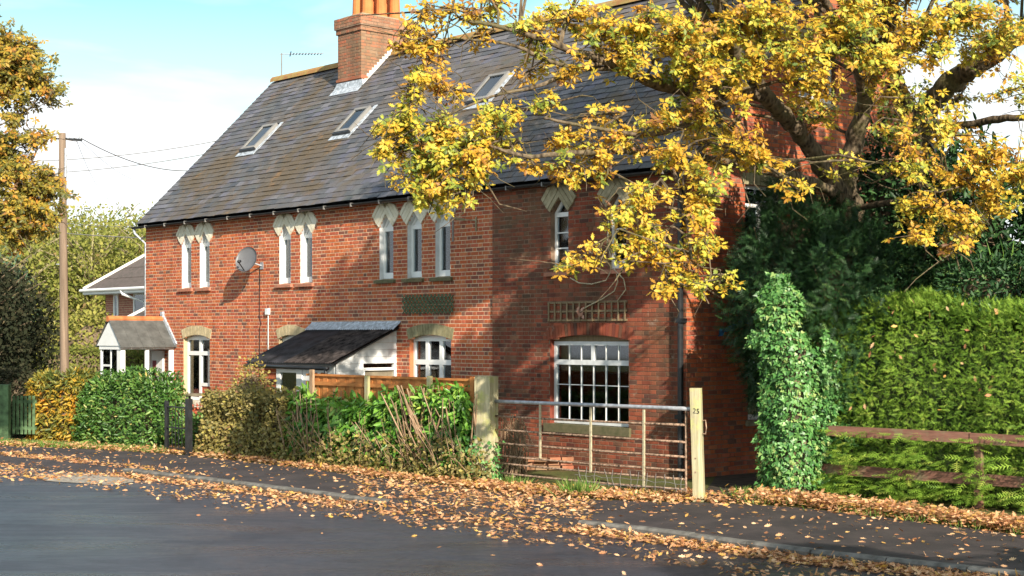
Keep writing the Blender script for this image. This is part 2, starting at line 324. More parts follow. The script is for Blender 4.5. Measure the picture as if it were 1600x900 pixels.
MAT['wood_dark'] = leafmat('dark_tree_foliage', [(0, (.012,.018,.01)), (.5, (.03,.035,.018)), (1, (.07,.06,.035))], 0.2, 0.8, 0.1)
MAT['bluefir'] = leafmat('grey_fir_foliage', [(0, (.05,.09,.06)), (.5, (.09,.15,.09)), (1, (.16,.22,.13))], 0.15, 0.8, 0.1)
MAT['flower'] = leafmat('red_flower', [(0, (.5,.06,.03)), (1, (.7,.15,.06))], 0.2)
MAT['pinkleaf'] = leafmat('pale_dead_leaf', [(0, (.40,.20,.13)), (1, (.62,.38,.28))], 0.25)

def slatemat():
    m, nt, b = M('slate', 0.66, 0.35); r = ramp(nt, [(0, (.075,.078,.085)), (.2, (.11,.105,.11)), (.4, (.065,.07,.082)), (.55, (.125,.118,.12)), (.7, (.09,.09,.115)), (.82, (.12,.118,.15)), (.92, (.155,.15,.165)), (1, (.08,.085,.083))], rndval(nt))
    tcn = node(nt, 'ShaderNodeTexCoord'); g = noise(nt, 1.1, 6, 0.65, None, 0.4)
    n = noise(nt, 0.45, 7, 0.7, None, 0.8); d = ramp(nt, [(0.46, (0,0,0)), (0.62, (.9,.9,.9))], n.outputs['Fac'])
    c = mixc(nt, r.outputs[0], (.105,.075,.042), d.outputs[0])
    n3 = noise(nt, 2.6, 8, 0.75); d3 = ramp(nt, [(0.56, (0,0,0)), (0.66, (.75,.75,.75))], n3.outputs['Fac']); d4 = node(nt, 'ShaderNodeMath', operation='MULTIPLY')
    nt.links.new(d3.outputs[0], d4.inputs[0]); nt.links.new(d.outputs[0], d4.inputs[1]); c = mixc(nt, c, (.27,.14,.05), d4.outputs[0])
    n5 = noise(nt, 30, 4); c = mixc(nt, c, n5.outputs['Fac'], 0.25, 'OVERLAY'); nt.links.new(c, b.inputs['Base Color']); bump(nt, b, n5.outputs['Fac'], 0.004)
    return m
MAT['slate'] = slatemat()
MAT['ridge'] = stonemat('lichen_ridge_tile', (.30,.14,.06), (.38,.20,.08), (.34,.30,.10))
MAT['darktile'] = stonemat('brown_concrete_tile', (.10,.08,.075), (.14,.11,.10), (.08,.07,.06))
MAT['pslate'] = flat('porch_slate', (.10,.10,.095), 0.7, 0.2, 5, 0.3)

def glassmat(name, tint, rough=0.04):
    m, nt, b = M(name, rough, 0.6); b.inputs['Base Color'].default_value = (*tint, 1)
    gl = node(nt, 'ShaderNodeBsdfGlossy'); gl.inputs['Roughness'].default_value = rough; gl.inputs['Color'].default_value = (.9, .95, 1, 1)
    tr = node(nt, 'ShaderNodeBsdfTransparent'); tr.inputs['Color'].default_value = (*tint, 1)
    fr = node(nt, 'ShaderNodeFresnel'); fr.inputs['IOR'].default_value = 1.5
    mu = node(nt, 'ShaderNodeMath', operation='MULTIPLY_ADD'); mu.inputs[1].default_value = 1.0; mu.inputs[2].default_value = 0.06; nt.links.new(fr.outputs[0], mu.inputs[0])
    mx_ = node(nt, 'ShaderNodeMixShader'); nt.links.new(mu.outputs[0], mx_.inputs[0]); nt.links.new(tr.outputs[0], mx_.inputs[1]); nt.links.new(gl.outputs[0], mx_.inputs[2])
    nt.links.new(mx_.outputs[0], nt.nodes['Material Output'].inputs[0]); return m
MAT['glass'] = glassmat('window_glass', (.80, .84, .83))

def asphaltmat():
    m, nt, b = M('road_asphalt', 0.5, 0.5); n = noise(nt, 120, 5, 0.8); r = ramp(nt, [(0.32, (.012,.014,.020)), (0.5, (.030,.033,.046)), (0.72, (.080,.083,.100))], n.outputs['Fac'])  # bluish base colour paints in part of the sky's reflection
    n2 = noise(nt, 0.7, 9, 0.72, None, 0.8); d = ramp(nt, [(0.36, (.66,.66,.70)), (0.5, (1.0,1.0,1.0)), (0.66, (1.3,1.25,1.22))], n2.outputs['Fac']); c = mixc(nt, r.outputs[0], d.outputs[0], 1.0, 'MULTIPLY')
    g = node(nt, 'ShaderNodeNewGeometry'); n6 = noise(nt, 14, 6, 0.8); d6 = ramp(nt, [(0.35, (.62,.62,.64)), (0.65, (1.38,1.38,1.36))], n6.outputs['Fac']); c = mixc(nt, c, d6.outputs[0], 0.75, 'MULTIPLY')
    vo = node(nt, 'ShaderNodeTexVoronoi', feature='DISTANCE_TO_EDGE'); vo.inputs['Scale'].default_value = 0.55
    n4 = noise(nt, 2.5, 5, 0.7); ad = node(nt, 'ShaderNodeMix', data_type='VECTOR'); ad.inputs['Factor'].default_value = 0.22; nt.links.new(g.outputs['Position'], ad.inputs['A']); nt.links.new(n4.outputs['Color'], ad.inputs['B'])
    nt.links.new(ad.outputs['Result'], vo.inputs['Vector']); ck = ramp(nt, [(0.0, (.45,.45,.45)), (0.010, (1,1,1))], vo.outputs['Distance']); c = mixc(nt, c, ck.outputs[0], 0.6, 'MULTIPLY')
    nt.links.new(c, b.inputs['Base Color'])
    mpn = node(nt, 'ShaderNodeMapping'); mpn.inputs['Rotation'].default_value = (0, 0, -R(136)); mpn.inputs['Scale'].default_value = (.30, 1.0, 1); nt.links.new(g.outputs['Position'], mpn.inputs[0])
    n3 = noise(nt, 0.9, 10, 0.74, mpn.outputs[0], 0.6)
    rr = ramp(nt, [(0.40, (.24,.24,.24)), (0.58, (.50,.50,.50))], n3.outputs['Fac']); nt.links.new(rr.outputs[0], b.inputs['Roughness'])
    bump(nt, b, n.outputs['Fac'], 0.010, 0.6); return m
MAT['road'] = asphaltmat()
def pavemat():
    m, nt, b = M('pavement_asphalt', 0.75, 0.3); n = noise(nt, 70, 4, 0.7); r = ramp(nt, [(0.3, (.034,.028,.029)), (0.7, (.072,.060,.062))], n.outputs['Fac'])
    n2 = noise(nt, 1.4, 6, 0.7); d = ramp(nt, [(0.42, (.7,.7,.7)), (0.62, (1.15,1.1,1.05))], n2.outputs['Fac']); nt.links.new(mixc(nt, r.outputs[0], d.outputs[0], 1.0, 'MULTIPLY'), b.inputs['Base Color'])
    bump(nt, b, n.outputs['Fac'], 0.006, 0.4); return m
MAT['pave'] = pavemat()
def groundmat():
    m, nt, b = M('garden_ground', 0.95, 0.1); n = noise(nt, 1.2, 8, 0.7); n2 = noise(nt, 25, 4, 0.7)
    r = ramp(nt, [(0.35, (.07,.05,.03)), (0.5, (.10,.11,.035)), (0.65, (.13,.09,.045))], n.outputs['Fac'])
    nt.links.new(mixc(nt, r.outputs[0], n2.outputs['Fac'], 0.4, 'OVERLAY'), b.inputs['Base Color']); bump(nt, b, n2.outputs['Fac'], 0.03); return m
MAT['ground'] = groundmat()

# ================================================================== SETTING: ground, road, kerb, pavement
def ext(pts, n0, n1):                                       # lengthen a ground polyline at both ends
    a, b = pts[0] - pts[1], pts[-1] - pts[-2]
    return [pts[0] + unit(a) * n0] + pts + [pts[-1] + unit(b) * n1]
kerb = [G(x, y) for x, y in ((0,712),(90,721),(210,733),(350,749),(480,765),(560,776),(740,794),(900,812),(1045,828),(1265,858),(1600,893))]
kerb = ext(kerb, 300, 60)
back = [G(x, y) for x, y in ((0,696),(130,701),(260,708),(360,718),(480,732),(620,750),(740,764),(860,776),(1000,783),(1150,786),(1250,793),(1400,810),(1600,836))]
back = ext(back, 300, 60)
def ribbon(name, a, b, za, zb, mat, kind='structure', thick=0.0):
    n = 160
    def samp(pl):
        d = [0]; 
        for i in range(1, len(pl)): d.append(d[-1] + np.linalg.norm(pl[i] - pl[i-1]))
        return d
    return None
kd = unit(kerb[-1] - kerb[0]); kn = np.array([kd[1], -kd[0], 0]); kn = kn if kn[1] < 0 else -kn        # towards the camera
m = MB(); nk = len(kerb)
nf = [(-2600 + 5200 * i / (nk - 1), 3000, -.006) for i in range(nk)]
for i in range(nk - 1): m.add([(*kerb[i][:2], -.006), (*kerb[i+1][:2], -.006), nf[i+1], nf[i]], [(0,1,2,3)])
m.build('ground', MAT['ground'], kind='structure')
m = MB()
far = [p + kn * 8.5 for p in kerb]
for i in range(nk - 1): m.add([(*kerb[i][:2], -.1), (*far[i][:2], -.1), (*far[i+1][:2], -.1), (*kerb[i+1][:2], -.1)], [(0,1,2,3)])
m.build('road', MAT['road'], kind='structure')
m = MB()
fv = [p + kn * 80 for p in kerb]
for i in range(nk - 1): m.add([(*far[i][:2], -.09), (*fv[i][:2], -.09), (*fv[i+1][:2], -.09), (*far[i+1][:2], -.09)], [(0,1,2,3)])
m.build('grass_verge', MAT['ground'], kind='structure')
# pavement: between the kerb line and the back line, resampled by photo column
def at_px(pl, px):                                          # point of a ground polyline in a given photo column
    k = (px - CX) / F
    for a, b in zip(pl[:-1], pl[1:]):
        fa, fb = a[0] - k * a[1], b[0] - k * b[1]
        if fa * fb <= 0 and a[1] > 1: return a + (b - a) * (fa / (fa - fb))
    return None
m = MB(); cols = [-900, -600, -300] + list(range(-200, 2001, 60)); pk = [at_px(kerb, c) for c in cols]; pb = [at_px(back, c) for c in cols]
ok = [i for i in range(len(cols)) if pk[i] is not None and pb[i] is not None]
for i, j in zip(ok[:-1], ok[1:]):
    a, b = pk[i] - kn * 0.0, pk[j]
    m.add([(*pk[i][:2], -.002), (*pk[j][:2], -.002), (*pb[j][:2], -.002), (*pb[i][:2], -.002)], [(0,1,2,3)])
m.build('pavement', MAT['pave'], kind='structure')
# kerb stones, one by one; low across the drive in front of the field gate and by the drain on the left
ks = empty('kerb'); ks['kind'] = 'structure'
def kerb_len():
    d = [0.0]
    for i in range(1, nk): d.append(d[-1] + np.linalg.norm(kerb[i] - kerb[i-1]))
    return d
kdist = kerb_len()
def kerb_at(s):
    i = max(1, min(nk - 1, int(np.searchsorted(kdist, s)))); t = (s - kdist[i-1]) / (kdist[i] - kdist[i-1]); return kerb[i-1] + (kerb[i] - kerb[i-1]) * t
s = kdist[1] - 2.0
while s < kdist[-2] + 3:
    a, b = kerb_at(s), kerb_at(s + 0.905); mid = (a + b) / 2; px = CX + F * mid[0] / mid[1]
    top = 0.012; low_ = 585 < px < 885 or px < 205
    d = unit(b - a); m = MB(); nn = np.array([d[1], -d[0], 0]); nn = nn if nn[1] < 0 else -nn; w = 0.13; L2 = 0.45
    prof = [(0, -.14), (w * .85, -.14), (w, top - .03), (w * .8, top), (0, top)]
    if low_: prof = [(0, -.2), (.5, -.2), (.5, -.094), (.12, -.03), (0, .001)]
    vs = [tuple(d * sx * L2 + nn * p + np.array([0, 0, z])) for sx in (-1, 1) for p, z in prof]
    n5 = 5; m.add(vs, [tuple(range(5)), tuple(range(5, 10))[::-1]] + [(i, i + 5, (i + 1) % 5 + 5, (i + 1) % 5) for i in range(5)])
    o = m.build('kerb_stone', MAT['pave' if low_ else 'kerb'], ks, loc=tuple(mid + np.array([0, 0, random.uniform(-.004, .004)]))); s += 0.915
m = MB(); q = [G(x, y, -.1) for x, y in ((55,742),(165,738),(215,752),(180,759),(70,752))]
m.add([(p[0], p[1], -.092) for p in q], [tuple(range(5))]); m.build('concrete_patch', MAT['concrete'], kind='structure')
m = MB()                                                    # edge of the paved entrance between hedge and post
q = [G(x, y) for x, y in ((1092,784),(1195,783),(1205,740),(1120,742))]
m.add([(p[0], p[1], .002) for p in q], [(0,1,2,3)]); m.build('entrance_path', MAT['soil'], kind='structure')

# ================================================================== BRICK HOUSE
house = hthing('brick_house', 'long red brick terraced house with slate roof and narrow pointed windows', 'house', (0, 0, 0))
ZW = 5.34
ZE, YR, ZR = 5.40, 3.96, 9.33; RISE = math.hypot(YR, ZR - ZE); CH = 0.077
def brick_courses(segs_fn, z0, z1, mapf, mortar, bricks, jx=0.014, proud=0.005, pick=None, picked=None, z_off=0.0, pale=None):
    k0 = int(round(z0 / CH)); k1 = int(round(z1 / CH))
    for k in range(k0, k1):
        za, zb = k * CH, (k + 1) * CH; zm = (za + zb) / 2
        for a, b in segs_fn(zm):
            if b - a < 0.02: continue
            mortar.add([mapf(a, 0, za), mapf(b, 0, za), mapf(b, 0, zb), mapf(a, 0, zb)], [(0,1,2,3)])
            st, hd = 0.225, 0.1125; per = st + hd; off = 0.0 if k % 2 else per / 2
            n0 = int(math.floor((a + off) / per)) - 1; x = n0 * per - off; i = 0
            while x < b:
                w = st if i % 2 == 0 else hd
                xa, xb = max(a, x + jx / 2), min(b, x + w - jx / 2)
                if xb - xa > 0.02:
                    r = random.random(); pr = proud + random.uniform(-.002, .003); full = xb - xa > w - jx - 1e-4
                    if pick and full and pick(xa, zm): picked.append((xa, za + jx / 2, i % 2, pr))
                    else:
                        q0, q1 = za + jx / 2, zb - jx / 2; e = .003
                        vs = [mapf(xa, 0, q0), mapf(xb, 0, q0), mapf(xb, 0, q1), mapf(xa, 0, q1), mapf(xa + e, pr, q0 + e), mapf(xb - e, pr, q0 + e), mapf(xb - e, pr, q1 - e), mapf(xa + e, pr, q1 - e)]
                        bricks.add(vs, [(4,5,6,7),(0,1,5,4),(1,2,6,5),(2,3,7,6),(3,0,4,7)], r)
                x += w; i += 1
LAN = [(1.82,2.27),(2.68,3.13),(6.16,6.61),(7.0,7.45),(9.90,10.37),(10.84,11.30),(11.74,12.20),(15.12,15.58),(16.57,17.02)]
ARC = [(1.90,3.14),(6.13,7.10),(10.91,12.23),(15.10,17.08)]
def opens(z):
    o = []
    for a, b in LAN:
        if 3.54 < z < 4.62: o.append((a, b))
        elif 4.62 <= z < 4.90: h = (4.90 - z) / .28 * (b - a) / 2; o.append(((a + b) / 2 - h, (a + b) / 2 + h))
    for a, b in ARC:
        if 0.78 < z < 2.31: o.append((a, b))
        elif 2.31 <= z < 2.40: t = math.sqrt(1 - (z - 2.31) / .09); c, h = (a + b) / 2, (b - a) / 2; o.append((c - h * t, c + h * t))
    return sorted(o)
def cut(a, b, os):
    r = []; x = a
    for p, q in os:
        if q <= a or p >= b: continue
        if p > x: r.append((x, p))
        x = max(x, q)
    if x < b: r.append((x, b))
    return r
XS = 13.5                                                   # the right-hand cottage stands 4 cm proud from here on
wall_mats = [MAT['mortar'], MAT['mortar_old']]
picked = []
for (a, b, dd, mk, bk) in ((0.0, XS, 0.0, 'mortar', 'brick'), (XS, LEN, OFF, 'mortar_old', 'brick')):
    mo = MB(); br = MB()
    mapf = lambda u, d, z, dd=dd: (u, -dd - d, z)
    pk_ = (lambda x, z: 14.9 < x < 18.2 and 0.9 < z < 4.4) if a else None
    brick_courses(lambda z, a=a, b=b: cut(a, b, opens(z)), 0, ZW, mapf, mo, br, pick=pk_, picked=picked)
    if a: mo.add([(XS, -OFF, 0), (XS, 0, 0), (XS, 0, ZE), (XS, -OFF, ZE)], [(0,1,2,3)])
    w = mo.build('front_wall', MAT[mk], house)
    if a:
        picked.sort(key=lambda p: -p[0]); use, rest = [], picked
        best = sorted(picked, key=lambda p: -(p[0] + 1.2 * (1.0 if 1.3 < p[1] < 3.4 else 0) + (.8 if p[2] == 0 else 0)))
        use, rest = best[:300], best[300:]
        for xa, z, hd, pr in rest:
            ww = (.1125 if hd else .225) - .01; br.box((xa, -OFF - pr, z), (xa + ww, -OFF, z + CH - .01), random.random(), skip=('k',))
        me = {}
        for hd in (0, 1):
            t = MB(); ww = (.1125 if hd else .225) - .01; e = .003
            vs = [(0,.0,0),(ww,.0,0),(ww,.0,CH-.01),(0,.0,CH-.01),(e,-.0075,e),(ww-e,-.0075,e),(ww-e,-.0075,CH-.01-e),(e,-.0075,CH-.01-e)]
            t.add(vs, [(4,5,6,7),(0,1,5,4),(1,2,6,5),(2,3,7,6),(3,0,4,7)], 0.0)
            o = t.build('brick', MAT['brick_old_shade'], w); me[hd] = o.data; bpy.data.objects.remove(o)
        for xa, z, hd, pr in use:
            o = bpy.data.objects.new('brick', me[hd]); COL.objects.link(o); o.parent = w; o.location = (xa, -OFF, z)
    br.build('brickwork', MAT['brick_old_shade' if a else bk], w, kind='stuff')
# gables and rear wall
GW = [(1.54, 2.54, .92, 2.16), (1.47, 2.47, 3.75, 5.0), (2.95, 4.05, 6.62, 7.75)]
def gseg(z):
    if z < ZE: a, b = -OFF, DEP
    else: h = YR * (ZR - z) / (ZR - ZE); a, b = YR - h, YR + h
    return cut(a, b, sorted((p, q) for p, q, z0, z1 in GW if z0 < z < z1))
mo = MB(); br = MB(); brick_courses(gseg, 0, ZR, lambda u, d, z: (LEN + d, u, z), mo, br)
w = mo.build('gable_wall', MAT['mortar_old'], house); br.build('brickwork', MAT['brick'], w, kind='stuff')
m = MB(); m.add([(0,0,0),(0,DEP,0),(0,DEP,ZE),(0,YR,ZR),(0,0,ZE)], [(0,1,2,3,4)]); m.add([(0,DEP,0),(LEN,DEP,0),(LEN,DEP,ZE),(0,DEP,ZE)], [(0,1,2,3)])
m.build('rear_wall', MAT['mortar_old'], house)
m = MB(); m.box((.02, .55, 0), (LEN - .5, .6, ZE - .1)); m.box((.02, .02, 2.9), (LEN - .02, .58, 3.0)); m.box((LEN-.55, .6, 0), (LEN-.5, DEP-.3, 5.2)); m.box((LEN-.55, 2.7, 5.2), (LEN-.5, 5.2, 7.7)); m.build('interior_wall', MAT['dark'], house)

# roof
def roofp(x, t, h=0.0): c, s_ = YR / RISE, (ZR - ZE) / RISE; return (x, -0.0 + t * c - h * s_, ZE + t * s_ + h * c)
T0 = -0.27
m = MB()
m.add([roofp(-.12, T0), roofp(LEN+.12, T0), roofp(LEN+.12, RISE), roofp(-.12, RISE)], [(0,1,2,3)])
bk_ = lambda x, t, h=0: (x, 2*YR - roofp(x, t, h)[1], roofp(x, t, h)[2])
m.add([bk_(-.12, T0), bk_(-.12, RISE), bk_(LEN+.12, RISE), bk_(LEN+.12, T0)], [(0,1,2,3)])
for x in (-.12, LEN + .10): 
    for f in (roofp, bk_): m.add([f(x, T0, -.14), f(x, RISE, -.14), f(x, RISE, 0), f(x, T0, 0), f(x+.02, T0, -.14), f(x+.02, RISE, -.14), f(x+.02, RISE, 0), f(x+.02, T0, 0)], [(0,1,2,3),(7,6,5,4),(0,3,7,4)])
m.add([(-.12, roofp(0,T0)[1]+.01, ZE-.30),(LEN+.12, roofp(0,T0)[1]+.01, ZE-.30),(LEN+.12, .05, ZE-.06),(-.12, .05, ZE-.06)], [(0,1,2,3)])
roof = m.build('roof', MAT['black_metal'], house)
EX, SWD = 0.18, 0.32; sl = MB(); ind = []
SKY = [(2.32, 1.62, .64, .95), (6.30, 1.66, .60, .88), (10.85, 1.9, .64, .9)]       # skylights: centre x, start y, width, slope length
nrow = int((RISE - T0) / EX)
for k in range(nrow):
    t = T0 + k * EX; off = (k % 2) * SWD / 2; n = int((LEN + .3) / SWD) + 2
    for i in range(n):
        xa = -.15 - off + i * SWD; xb = min(xa + SWD - .008, LEN + .14); xa = max(xa, -.15)
        if xb - xa < .04: continue
        y_ = roofp(0, t)[1]; xm = (xa + xb) / 2
        if any(abs(xm - cx) < w_/2 - .05 and y0 + .05 < y_ < y0 + l_ * YR / RISE - .05 for cx, y0, w_, l_ in SKY): continue
        jt = random.uniform(-.008, .008); lf = random.uniform(.018, .032)
        rot = random.uniform(-.006, .006)
        full = xb - xa > SWD - .02
        if full and 7.6 < xa < 11.6 and k < 28 and len(ind) < 300 and k > 0: ind.append((xa, t + jt, lf)); continue
        h2 = .004
        vs = [roofp(xa, t+jt+rot, lf-.008), roofp(xb, t+jt-rot, lf-.008), roofp(xb, t+jt+EX*1.2, h2), roofp(xa, t+jt+EX*1.2, h2), roofp(xa, t+jt+rot, lf), roofp(xb, t+jt-rot, lf), roofp(xb, t+jt+EX*1.2, h2+.004), roofp(xa, t+jt+EX*1.2, h2+.004)]
        sl.add(vs, [(0,1,5,4),(4,5,6,7),(1,2,6,5),(3,0,4,7)], random.random())
sl.build('slate_courses', MAT['slate'], roof, kind='stuff')
t = MB(); o0 = np.array(roofp(0, 0, 0)); q = lambda x, a, h: tuple(np.array(roofp(x, a, h)) - o0); W_ = SWD - .008
t.add([q(0,0,.009), q(W_,0,.009), q(W_,EX*1.2,.004), q(0,EX*1.2,.004), q(0,0,.017), q(W_,0,.017), q(W_,EX*1.2,.008), q(0,EX*1.2,.008)], [(0,1,5,4),(4,5,6,7),(1,2,6,5),(3,0,4,7)], 0.0)
so = t.build('slate', MAT['slate'], roof); sme = so.data; bpy.data.objects.remove(so)
for xa, tt, lf in ind:
    o = bpy.data.objects.new('slate', sme); COL.objects.link(o); o.parent = roof; o.location = roofp(xa, tt, lf - .017)
for i in range(int(LEN / .45) + 1):                          # ridge tiles
    a = -.14 + i * .45; b = min(a + .445, LEN + .14)
    if 4.0 < (a + b) / 2 < 5.05: continue
    m = MB(); vs = []; ar = [math.pi * (k / 6) for k in range(7)]
    for x in (a, b):
        for an in ar: vs.append((x, YR + .15 * math.cos(an), ZR - .05 + .17 * math.sin(an)))
        for an in ar[::-1]: vs.append((x, YR + .13 * math.cos(an), ZR - .06 + .14 * math.sin(an)))
    m.add(vs, [(k, k+1, 15+k, 14+k) for k in range(6)] + [tuple(range(14)), tuple(range(14, 28))[::-1]], random.random()); m.build('ridge_tile', MAT['ridge'], roof)
# chimneys: one in view beside the ridge
def chimney(x0, x1, y0, y1, ztop, pots):
    mo, br = MB(), MB(); zb = 8.0
    ch = None
    for (a, b, mf) in ((x0, x1, lambda u, d, z: (u, y0 - d, z)), (y0, y1, lambda u, d, z: (x1 + d, u, z)), (y0, y1, lambda u, d, z: (x0 - d, u, z)), (x0, x1, lambda u, d, z: (u, y1 + d, z))):
        brick_courses(lambda z: [(a, b)], zb, ztop - 0.38, mf, mo, br)
        for lvl, pr in ((0, .035), (1, .035), (2, .07), (3, .07), (4, .07)):
            z = ztop - .385 + lvl * CH
            brick_courses(lambda zz: [(a - pr, b + pr)], z, z + CH, lambda u, d, zz, pr=pr, mf=mf: mf(u, d + pr, zz), mo, br)
    br.box((x0 - .035, y0 - .035, 8.68), (x1 + .035, y1 + .035, 8.74), .3)
    mo.box((x0 - .07, y0 - .07, ztop - .02), (x1 + .07, y1 + .07, ztop + .01)); mo.box((x0, y0, ztop - .40), (x1, y1, ztop - .3))
    mo.box((x0 - .068, y0 - .068, ztop - .24), (x1 + .068, y1 + .068, ztop - .2))
    ch = mo.build('chimney', MAT['mortar_old'], house); br.build('brickwork', MAT['brick_chim'], ch, kind='stuff')
    m = MB(); z1 = ztop                                       # sloping mortar cap
    m.add([(x0-.07,y0-.07,z1),(x1+.07,y0-.07,z1),(x1+.07,y1+.07,z1),(x0-.07,y1+.07,z1),(x0+.12,y0+.12,z1+.1),(x1-.12,y0+.12,z1+.1),(x1-.12,y1-.12,z1+.1),(x0+.12,y1-.12,z1+.1)], [(0,1,5,4),(1,2,6,5),(2,3,7,6),(3,0,4,7),(4,5,6,7)])
    m.build('mortar_cap', MAT['stone_old_shade'], ch)
    for px, py in pots:
        m = MB(); prof = [(.155, 0), (.155, .08), (.14, .12), (.125, .6), (.15, .62), (.15, .72), (.11, .72), (.11, .3)]; sg = 12
        for j in range(len(prof) - 1):
            pass
        vs = [(px + r_ * math.cos(2*math.pi*k/sg), py + r_ * math.sin(2*math.pi*k/sg), ztop + .06 + z_) for r_, z_ in prof for k in range(sg)]
        m.add(vs, [(j*sg+k, j*sg+(k+1) % sg, (j+1)*sg+(k+1) % sg, (j+1)*sg+k) for j in range(len(prof)-1) for k in range(sg)])
        m.build('chimney_pot', MAT['terra'], ch, smooth=False)
    # lead apron in front and the stepped white fillet up the side
    m = MB(); t_ = (y0 - 0) / (YR / RISE)
    m.add([roofp(x0-.14, t_-.24, .03), roofp(x1+.1, t_-.24, .03), roofp(x1+.1, t_+.0, .03), roofp(x0-.14, t_+.0, .03), (x0-.03, y0-.012, roofp(0,t_)[2]+.17), (x1+.03, y0-.012, roofp(0,t_)[2]+.17)], [(0,1,2,3),(3,2,5,4)])
    m.build('flashing', MAT['lead'], ch)
    m = MB(); y = y0; 
    while y < YR + .02:
        t_ = y / (YR / RISE); zz = roofp(0, t_)[2]; m.box((x1 + .008, y, zz - .12), (x1 + .022, y + .078, zz + .17)); y += .078
    m.add([roofp(x1+.02, y0*RISE/YR-.05, .03), roofp(x1+.10, y0*RISE/YR-.05, .03), roofp(x1+.10, RISE, .03), roofp(x1+.02, RISE, .03)], [(0,1,2,3)])
    m.build('flashing', MAT['whitelead'], ch)
chimney(4.04, 5.02, 3.11, 4.75, 10.22, [(4.35, 3.5), (4.35, 3.92), (4.35, 4.34), (4.75, 3.5), (4.75, 3.92), (4.75, 4.34)])
# skylights
for cx, y0, w_, l_ in SKY:
    t0 = y0 * RISE / YR; s_ = empty('skylight', (0, 0, 0), 0, house)
    m = MB(); a = cx - w_/2; b = cx + w_/2
    def rb(xa, xb, ta, tb, h0, h1, mm=m): 
        mm.add([roofp(xa,ta,h0), roofp(xb,ta,h0), roofp(xb,tb,h0), roofp(xa,tb,h0), roofp(xa,ta,h1), roofp(xb,ta,h1), roofp(xb,tb,h1), roofp(xa,tb,h1)], [(0,3,2,1),(4,5,6,7),(0,1,5,4),(2,3,7,6),(3,0,4,7),(1,2,6,5)])
    rb(a, a+.07, t0, t0+l_, .02, .11); rb(b-.07, b, t0, t0+l_, .02, .11); rb(a+.07, b-.07, t0+l_-.08, t0+l_, .02, .108); rb(a+.07, b-.07, t0, t0+.08, .02, .108)
    m.build('frame', MAT['wire'], s_)
    m = MB(); rb(a+.07, b-.07, t0+.08, t0+l_-.08, .07, .08, m); m.build('pane', MAT['glass'], s_)
    m = MB(); rb(a+.07, b-.07, t0+.08, t0+l_-.08, .005, .03, m); m.build('blind', MAT['white_old'] if cx < 9 else MAT['dark'], s_)
    m = MB(); rb(a-.02, b+.02, t0-.05, t0, .02, .10, m); m.build('bottom_cover', MAT['black_metal'], s_)
    m = MB(); rb(a-.1, b+.1, t0-.2, t0-.05, .022, .034, m); rb(b, b+.12, t0-.05, t0+l_+.1, .022, .034, m); m.build('flashing', MAT['lead'], s_)
# gutter and pipes
gy = roofp(0, T0)[1] - .02; gz = roofp(0, T0)[2] - .06
m = MB(); vs = []; sg = 8
for x in (-.3, LEN + .1):
    for rr in (.055, .047):
        for k in range(sg + 1): an = math.pi + math.pi * k / sg; vs.append((x, gy + rr * math.cos(an), gz + rr * math.sin(an)))
fs = []
for j in range(2): fs += [(j*9+k, j*9+k+1, 18+j*9+k+1, 18+j*9+k) for k in range(8)]
fs += [(0, 9, 27, 18), (8, 17, 35, 26)]
m.add(vs, fs); m.build('gutter', MAT['black_metal'], house)
m = MB()
for i in range(19): m.box((.4 + i * .98, gy - .06, gz - .065), (.43 + i * .98, gy + .075, gz + .012))
m.build('gutter_bracket', MAT['wire'], house, kind='stuff')
m = MB(); m.tube([(-.24, gy, gz-.05), (-.24, gy+.02, gz-.16), (-.05, .02, gz-.42), (-.05, .02, 0.0)], .034, 8); m.build('downpipe', MAT['grey_metal'], house, smooth=True)
m = MB(); m.tube([(LEN+.02, gy, gz-.05), (LEN+.02, gy+.02, gz-.2), (LEN-.07, -.11, gz-.45), (LEN-.07, -.11, 0.0)], .05, 10)
for z in (1.0, 2.6, 4.2): m.box((LEN-.15, -.17, z), (LEN+.01, -.04, z+.07))
m.build('downpipe', MAT['black_metal'], house, smooth=False)

